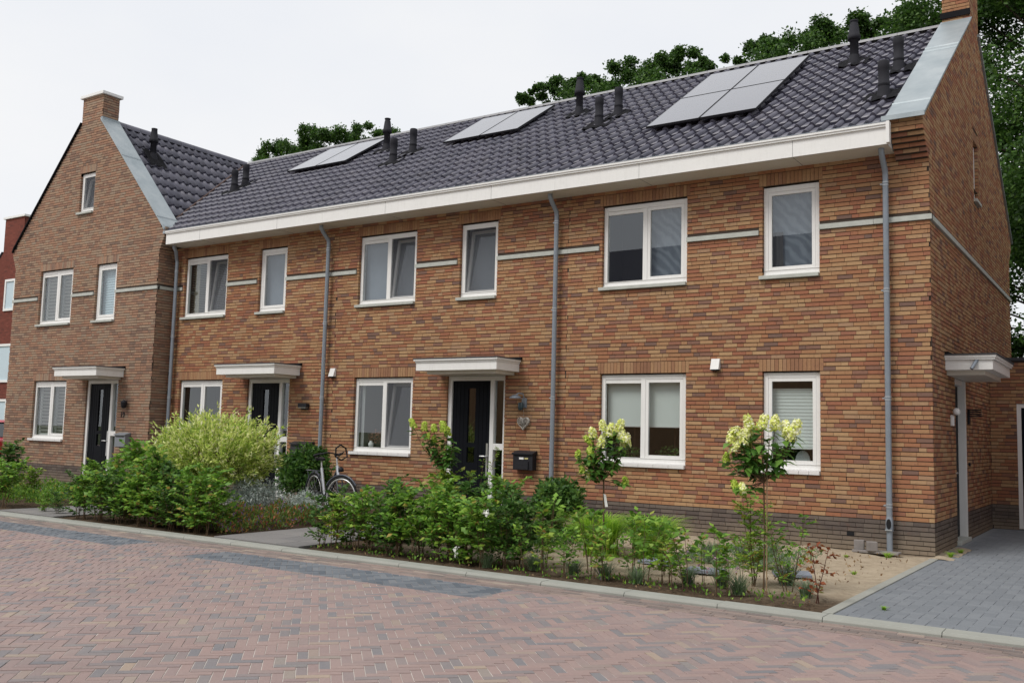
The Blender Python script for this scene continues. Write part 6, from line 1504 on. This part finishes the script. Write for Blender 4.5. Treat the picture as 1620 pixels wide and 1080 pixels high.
hydrangea(-6.28, -2.60, 0.95, [((x-215)*k3, 0.95+(330-y)*k3, s_) for x, y, s_ in fl3], 'smaller hydrangea with lime green heads in front of the black door', True, 63)
# slim sprigs in front of the door and window
sp = plant_proto('variegated_sprig', 'tall thin plant with yellow edged leaves in front of the black door handle', 'plant', None, M_LHEDGEY, seed=111, h=1.32, spread=0.16, stems=3, twigs=9, leaves=6, size=0.04, asp=0.5, t0=0.4); put(sp, -5.98, -2.0)
sp2 = plant_proto('young_shrub', 'slim yellow green shrub below the middle ground floor window', 'shrub', None, M_LHEDGEY, seed=112, h=1.42, spread=0.2, stems=4, twigs=9, leaves=6, size=0.045, asp=0.45, t0=0.5); put(sp2, -6.95, -1.8)
def petals(name, label, pts, mat, size, seed):
    r2 = np.random.default_rng(seed); P = np.concatenate([np.array(p)+r2.normal(size=(7, 3))*0.014 for p in pts]); N = r2.normal(size=(len(P), 3))+np.array([0, -1, 0.5])
    link(name, leaf_mesh(name, leaf_quads(P, N, np.full(len(P), size), 0.9, r2), mat), None, None, label, 'flowers')
petals('white_flowers', 'few white blooms in the hedge below the black letterbox', [(-3.68, -5.2, 0.62), (-3.65, -5.2, 0.60), (-4.05, -5.22, 0.14), (-4.05, -5.22, 0.19)], M_PETALW, 0.034, 71)
petals('mauve_flowers', 'small mauve flowers at the foot of the silvery plant by the bicycle', [(-8.72, -3.0, 0.18), (-8.6, -3.05, 0.2), (-8.8, -3.1, 0.15), (-8.65, -3.2, 0.12), (-8.9, -3.05, 0.2)], M_PETALP, 0.03, 72)
petals('pink_seed_heads', 'faded pink flower heads in the open bed near the right hydrangea', [(-1.55, -3.9, 0.22), (-1.4, -3.95, 0.2), (-1.65, -4.1, 0.15), (-1.25, -4.0, 0.12), (-1.5, -4.2, 0.12)], M_PETALP, 0.03, 73)
# stepping slabs and loose blocks
for i, (x, y, w, d_, lab) in enumerate(((-2.45, -3.30, 0.42, 0.40, 'blue grey slab lying in the bed near the grass clumps'), (-1.75, -3.65, 0.40, 0.30, 'blue grey slab lying between the lavender tufts'), (-0.92, -3.2, 0.40, 0.35, 'blue grey slab behind the right hydrangea stem'))):
    s_ = MB().box(-w/2, w/2, -d_/2, d_/2, 0.0, 0.035).build('stepping_slab', M_SLATE, None, label=lab, category='slab', group='slabs lying in the bed', bevel=0.004); s_.location = (x, y, 0.004); s_.rotation_euler = (0, 0, 0.2*i)
for i, (x, y, z, lab) in enumerate(((-0.93, -0.20, 0.10, 'grey paving block standing on end left of the drainpipe foot'), (-0.74, -0.30, 0.04, 'grey paving block lying in front of the drainpipe foot'))):
    b = MB().box(-0.065, 0.065, -0.05, 0.05, 0.0, 0.125).build('stone_block', M_STONE, None, label=lab, category='block', bevel=0.006); b.location = (x, y, 0.036); b.rotation_euler = (0, 0, 0.15+0.3*i)
b = MB().box(-0.30, 0.30, -0.10, 0.10, 0.0, 0.03).build('flat_stone', M_STONE, None, label='flat grey stone under the drainpipe foot', category='stone', bevel=0.004); b.location = (-0.70, -0.22, 0.006)
for i, (x, y, s_) in enumerate(((-0.47, -0.62, 1.3), (-0.40, -2.6, 0.7), (0.40, -4.75, 0.6), (-0.9, -1.0, 0.6), (0.17, 0.12, 1.2), (0.2, 0.7, 1.0))):
    w_ = tuft('weed', ('grassy weed on the sand at the drainpipe foot', 'tiny weed on the sand halfway along the driveway edging', 'tiny weed in the driveway joints near the kerb', 'small weed on the sand near the plinth grate',
        'weed on the sandy patch at the house corner', 'weed on the sandy patch nearer the side door')[i], 'weed', x, y, 0.09*s_, 0.06*s_, 90, M_LGRASS, 400+i, 0.004, 0.4)

# ------------------------------------------------------------------ trees behind the houses
def tree(x, y, top, rx, rz_, label, seed, blobs=60, per=420, size=0.17, zc=None, trunk=0.28):
    r2 = np.random.default_rng(seed); rg = random.Random(seed); t = empty('tree', (x, y, 0), label, 'tree', None); zc = top-rz_ if zc is None else zc
    m = MB(); m.tube([(0, 0, -0.3), (0.1, 0.1, zc*0.4), (-0.1, 0, zc*0.8), (0, 0, top-rz_*0.7)], [trunk, trunk*0.85, trunk*0.6, trunk*0.25], 10)
    Ps = []
    for k in range(blobs):
        d = r2.normal(size=3); d /= np.linalg.norm(d); r = r2.random()**0.38; c = np.array([d[0]*rx*r, d[1]*rx*r, zc+d[2]*rz_*r*0.93]); br = rg.uniform(0.16, 0.30)*rx
        b0 = np.array([0, 0, zc-rz_*0.5+0.4*(c[2]-zc+rz_*0.3)]); b0[2] = max(b0[2], zc*0.4)
        m.tube([b0, (b0+c)/2+np.array([0, 0, 0.3]), c], [trunk*0.28, trunk*0.16, 0.02], 5, cap=False)
        dd = r2.normal(size=(per, 3)); dd /= np.linalg.norm(dd, axis=1)[:, None]; Ps.append(c+dd*(br*(0.35+0.75*r2.random(per)**0.8))[:, None]*np.array([1, 1, 0.72]))
    P = np.concatenate(Ps); n = len(P); N = r2.normal(size=(n, 3))*0.7+np.array([0, 0, 0.8])
    link('crown', leaf_mesh('crown', leaf_quads(P, N, np.full(n, size), 0.62, r2), M_LTREE), None, t, kind='stuff'); m.build('trunk', M_BARK, t); return t
tree(2.6, 17.5, 19.5, 5.2, 8.6, 'tall dark green tree filling the right edge behind the end house', 1, 210, 900, 0.13, zc=11.5, trunk=0.4)
def lobed_tree(y, lobes, label, seed, size=0.115, trunk=0.25):
    """a crown of many leafy lobes; lobes: (x, z of the top, radius)"""
    r2 = np.random.default_rng(seed); rg = random.Random(seed); L = np.array(lobes); x = float(L[:, 0].mean()); zt = float(L[:, 1].max()); t = empty('tree', (x, y, 0), label, 'tree')
    m = MB(); m.tube([(0, 0, -0.3), (0.15, 0.1, 5), (-0.1, 0, 9), (0.1, 0, zt-2.6)], [trunk, trunk*0.85, trunk*0.6, trunk*0.3], 10); Ps = []
    def blob(c, r, n, flat=0.8):
        c = np.array(c); dd = r2.normal(size=(n, 3)); dd /= np.linalg.norm(dd, axis=1)[:, None]; rr = r*(0.30+0.72*r2.random(n)**0.75)*(1+0.35*r2.normal(size=n)*(r2.random(n) < 0.3))
        Ps.append(c+dd*rr[:, None]*np.array([1, 1, flat])); n > 300 and rg.random() < 0.4 and m.tube([(0, 0, min(c[2]-1.2, zt-3.2)), tuple((c+np.array([0, 0, c[2]-1.0]))/2+np.array([0, 0, 0.2])), tuple(c)], [trunk*0.25, trunk*0.13, 0.02], 4, cap=False)
    for X, Z, r in L:
        dx = X-x
        for k in range(7):      # small knobbly lobes at the top
            q = rg.uniform(0.22, 0.42)*r/0.7; blob((dx+rg.uniform(-.75, .75)*r, rg.uniform(-.8, .8), Z-q*rg.uniform(0.7, 2.0)), q, 290)
        for k in range(8): q = rg.uniform(0.5, 0.8); blob((dx+rg.uniform(-1, 1)*r, rg.uniform(-1.3, 1.6), Z-1.0-rg.uniform(0, 2.6)), q, 480)
    P = np.concatenate(Ps); n = len(P); N = r2.normal(size=(n, 3))*0.8+np.array([0, 0, 0.8])
    link('crown', leaf_mesh('crown', leaf_quads(P, N, np.full(n, size), 0.66, r2), M_LTREE), None, t, kind='stuff'); m.build('trunk', M_BARK, t); return t
tree(0.4, 20.5, 14.0, 2.7, 6.4, 'lower dark tree beside the rear corner of the end house', 12, 110, 800, 0.13, zc=7.6, trunk=0.25)
lobed_tree(18.0, [(-4.0, 15.45, .6), (-3.5, 15.95, .7), (-2.7, 16.6, .9), (-1.7, 17.4, 1.0), (-2.3, 16.0, 1.2), (-1.0, 17.6, 1.0)], 'dense tree rising behind the end house chimney', 2)
lobed_tree(18.0, [(-9.45, 15.1, .3), (-8.7, 15.68, .6), (-8.1, 15.44, .6), (-7.4, 15.75, .7), (-6.6, 15.85, .7), (-6.1, 15.75, .6), (-5.3, 15.66, .6), (-4.8, 15.25, .5)], 'tree top showing above the ridge between the solar block and the chimney', 3)
lobed_tree(18.0, [(-14.9, 15.55, .6), (-14.1, 15.88, .7), (-13.2, 15.72, .7), (-12.5, 15.98, .6), (-11.9, 15.7, .5), (-11.2, 15.7, .5), (-10.85, 15.2, .4)], 'tree top above the ridge between the two right solar groups', 4)
lobed_tree(18.3, [(-17.2, 15.78, .5), (-16.5, 15.7, .5), (-15.9, 15.85, .5)], 'small tree top just right of the middle flue', 5)
lobed_tree(18.0, [(-18.75, 15.45, .35), (-17.85, 15.42, .3)], 'small pointed tree tip above the middle solar pair', 6)
lobed_tree(18.0, [(-30.6, 15.88, .7), (-29.5, 15.65, .7), (-28.4, 15.5, .7), (-27.4, 15.4, .7), (-26.5, 15.35, .6)], 'wide tree top above the left solar pair', 7)
lobed_tree(18.4, [(-34.4, 15.35, .6), (-33.5, 15.7, .7), (-32.4, 15.8, .8), (-31.4, 15.7, .6)], 'lower tree top left of the left solar pair', 8)
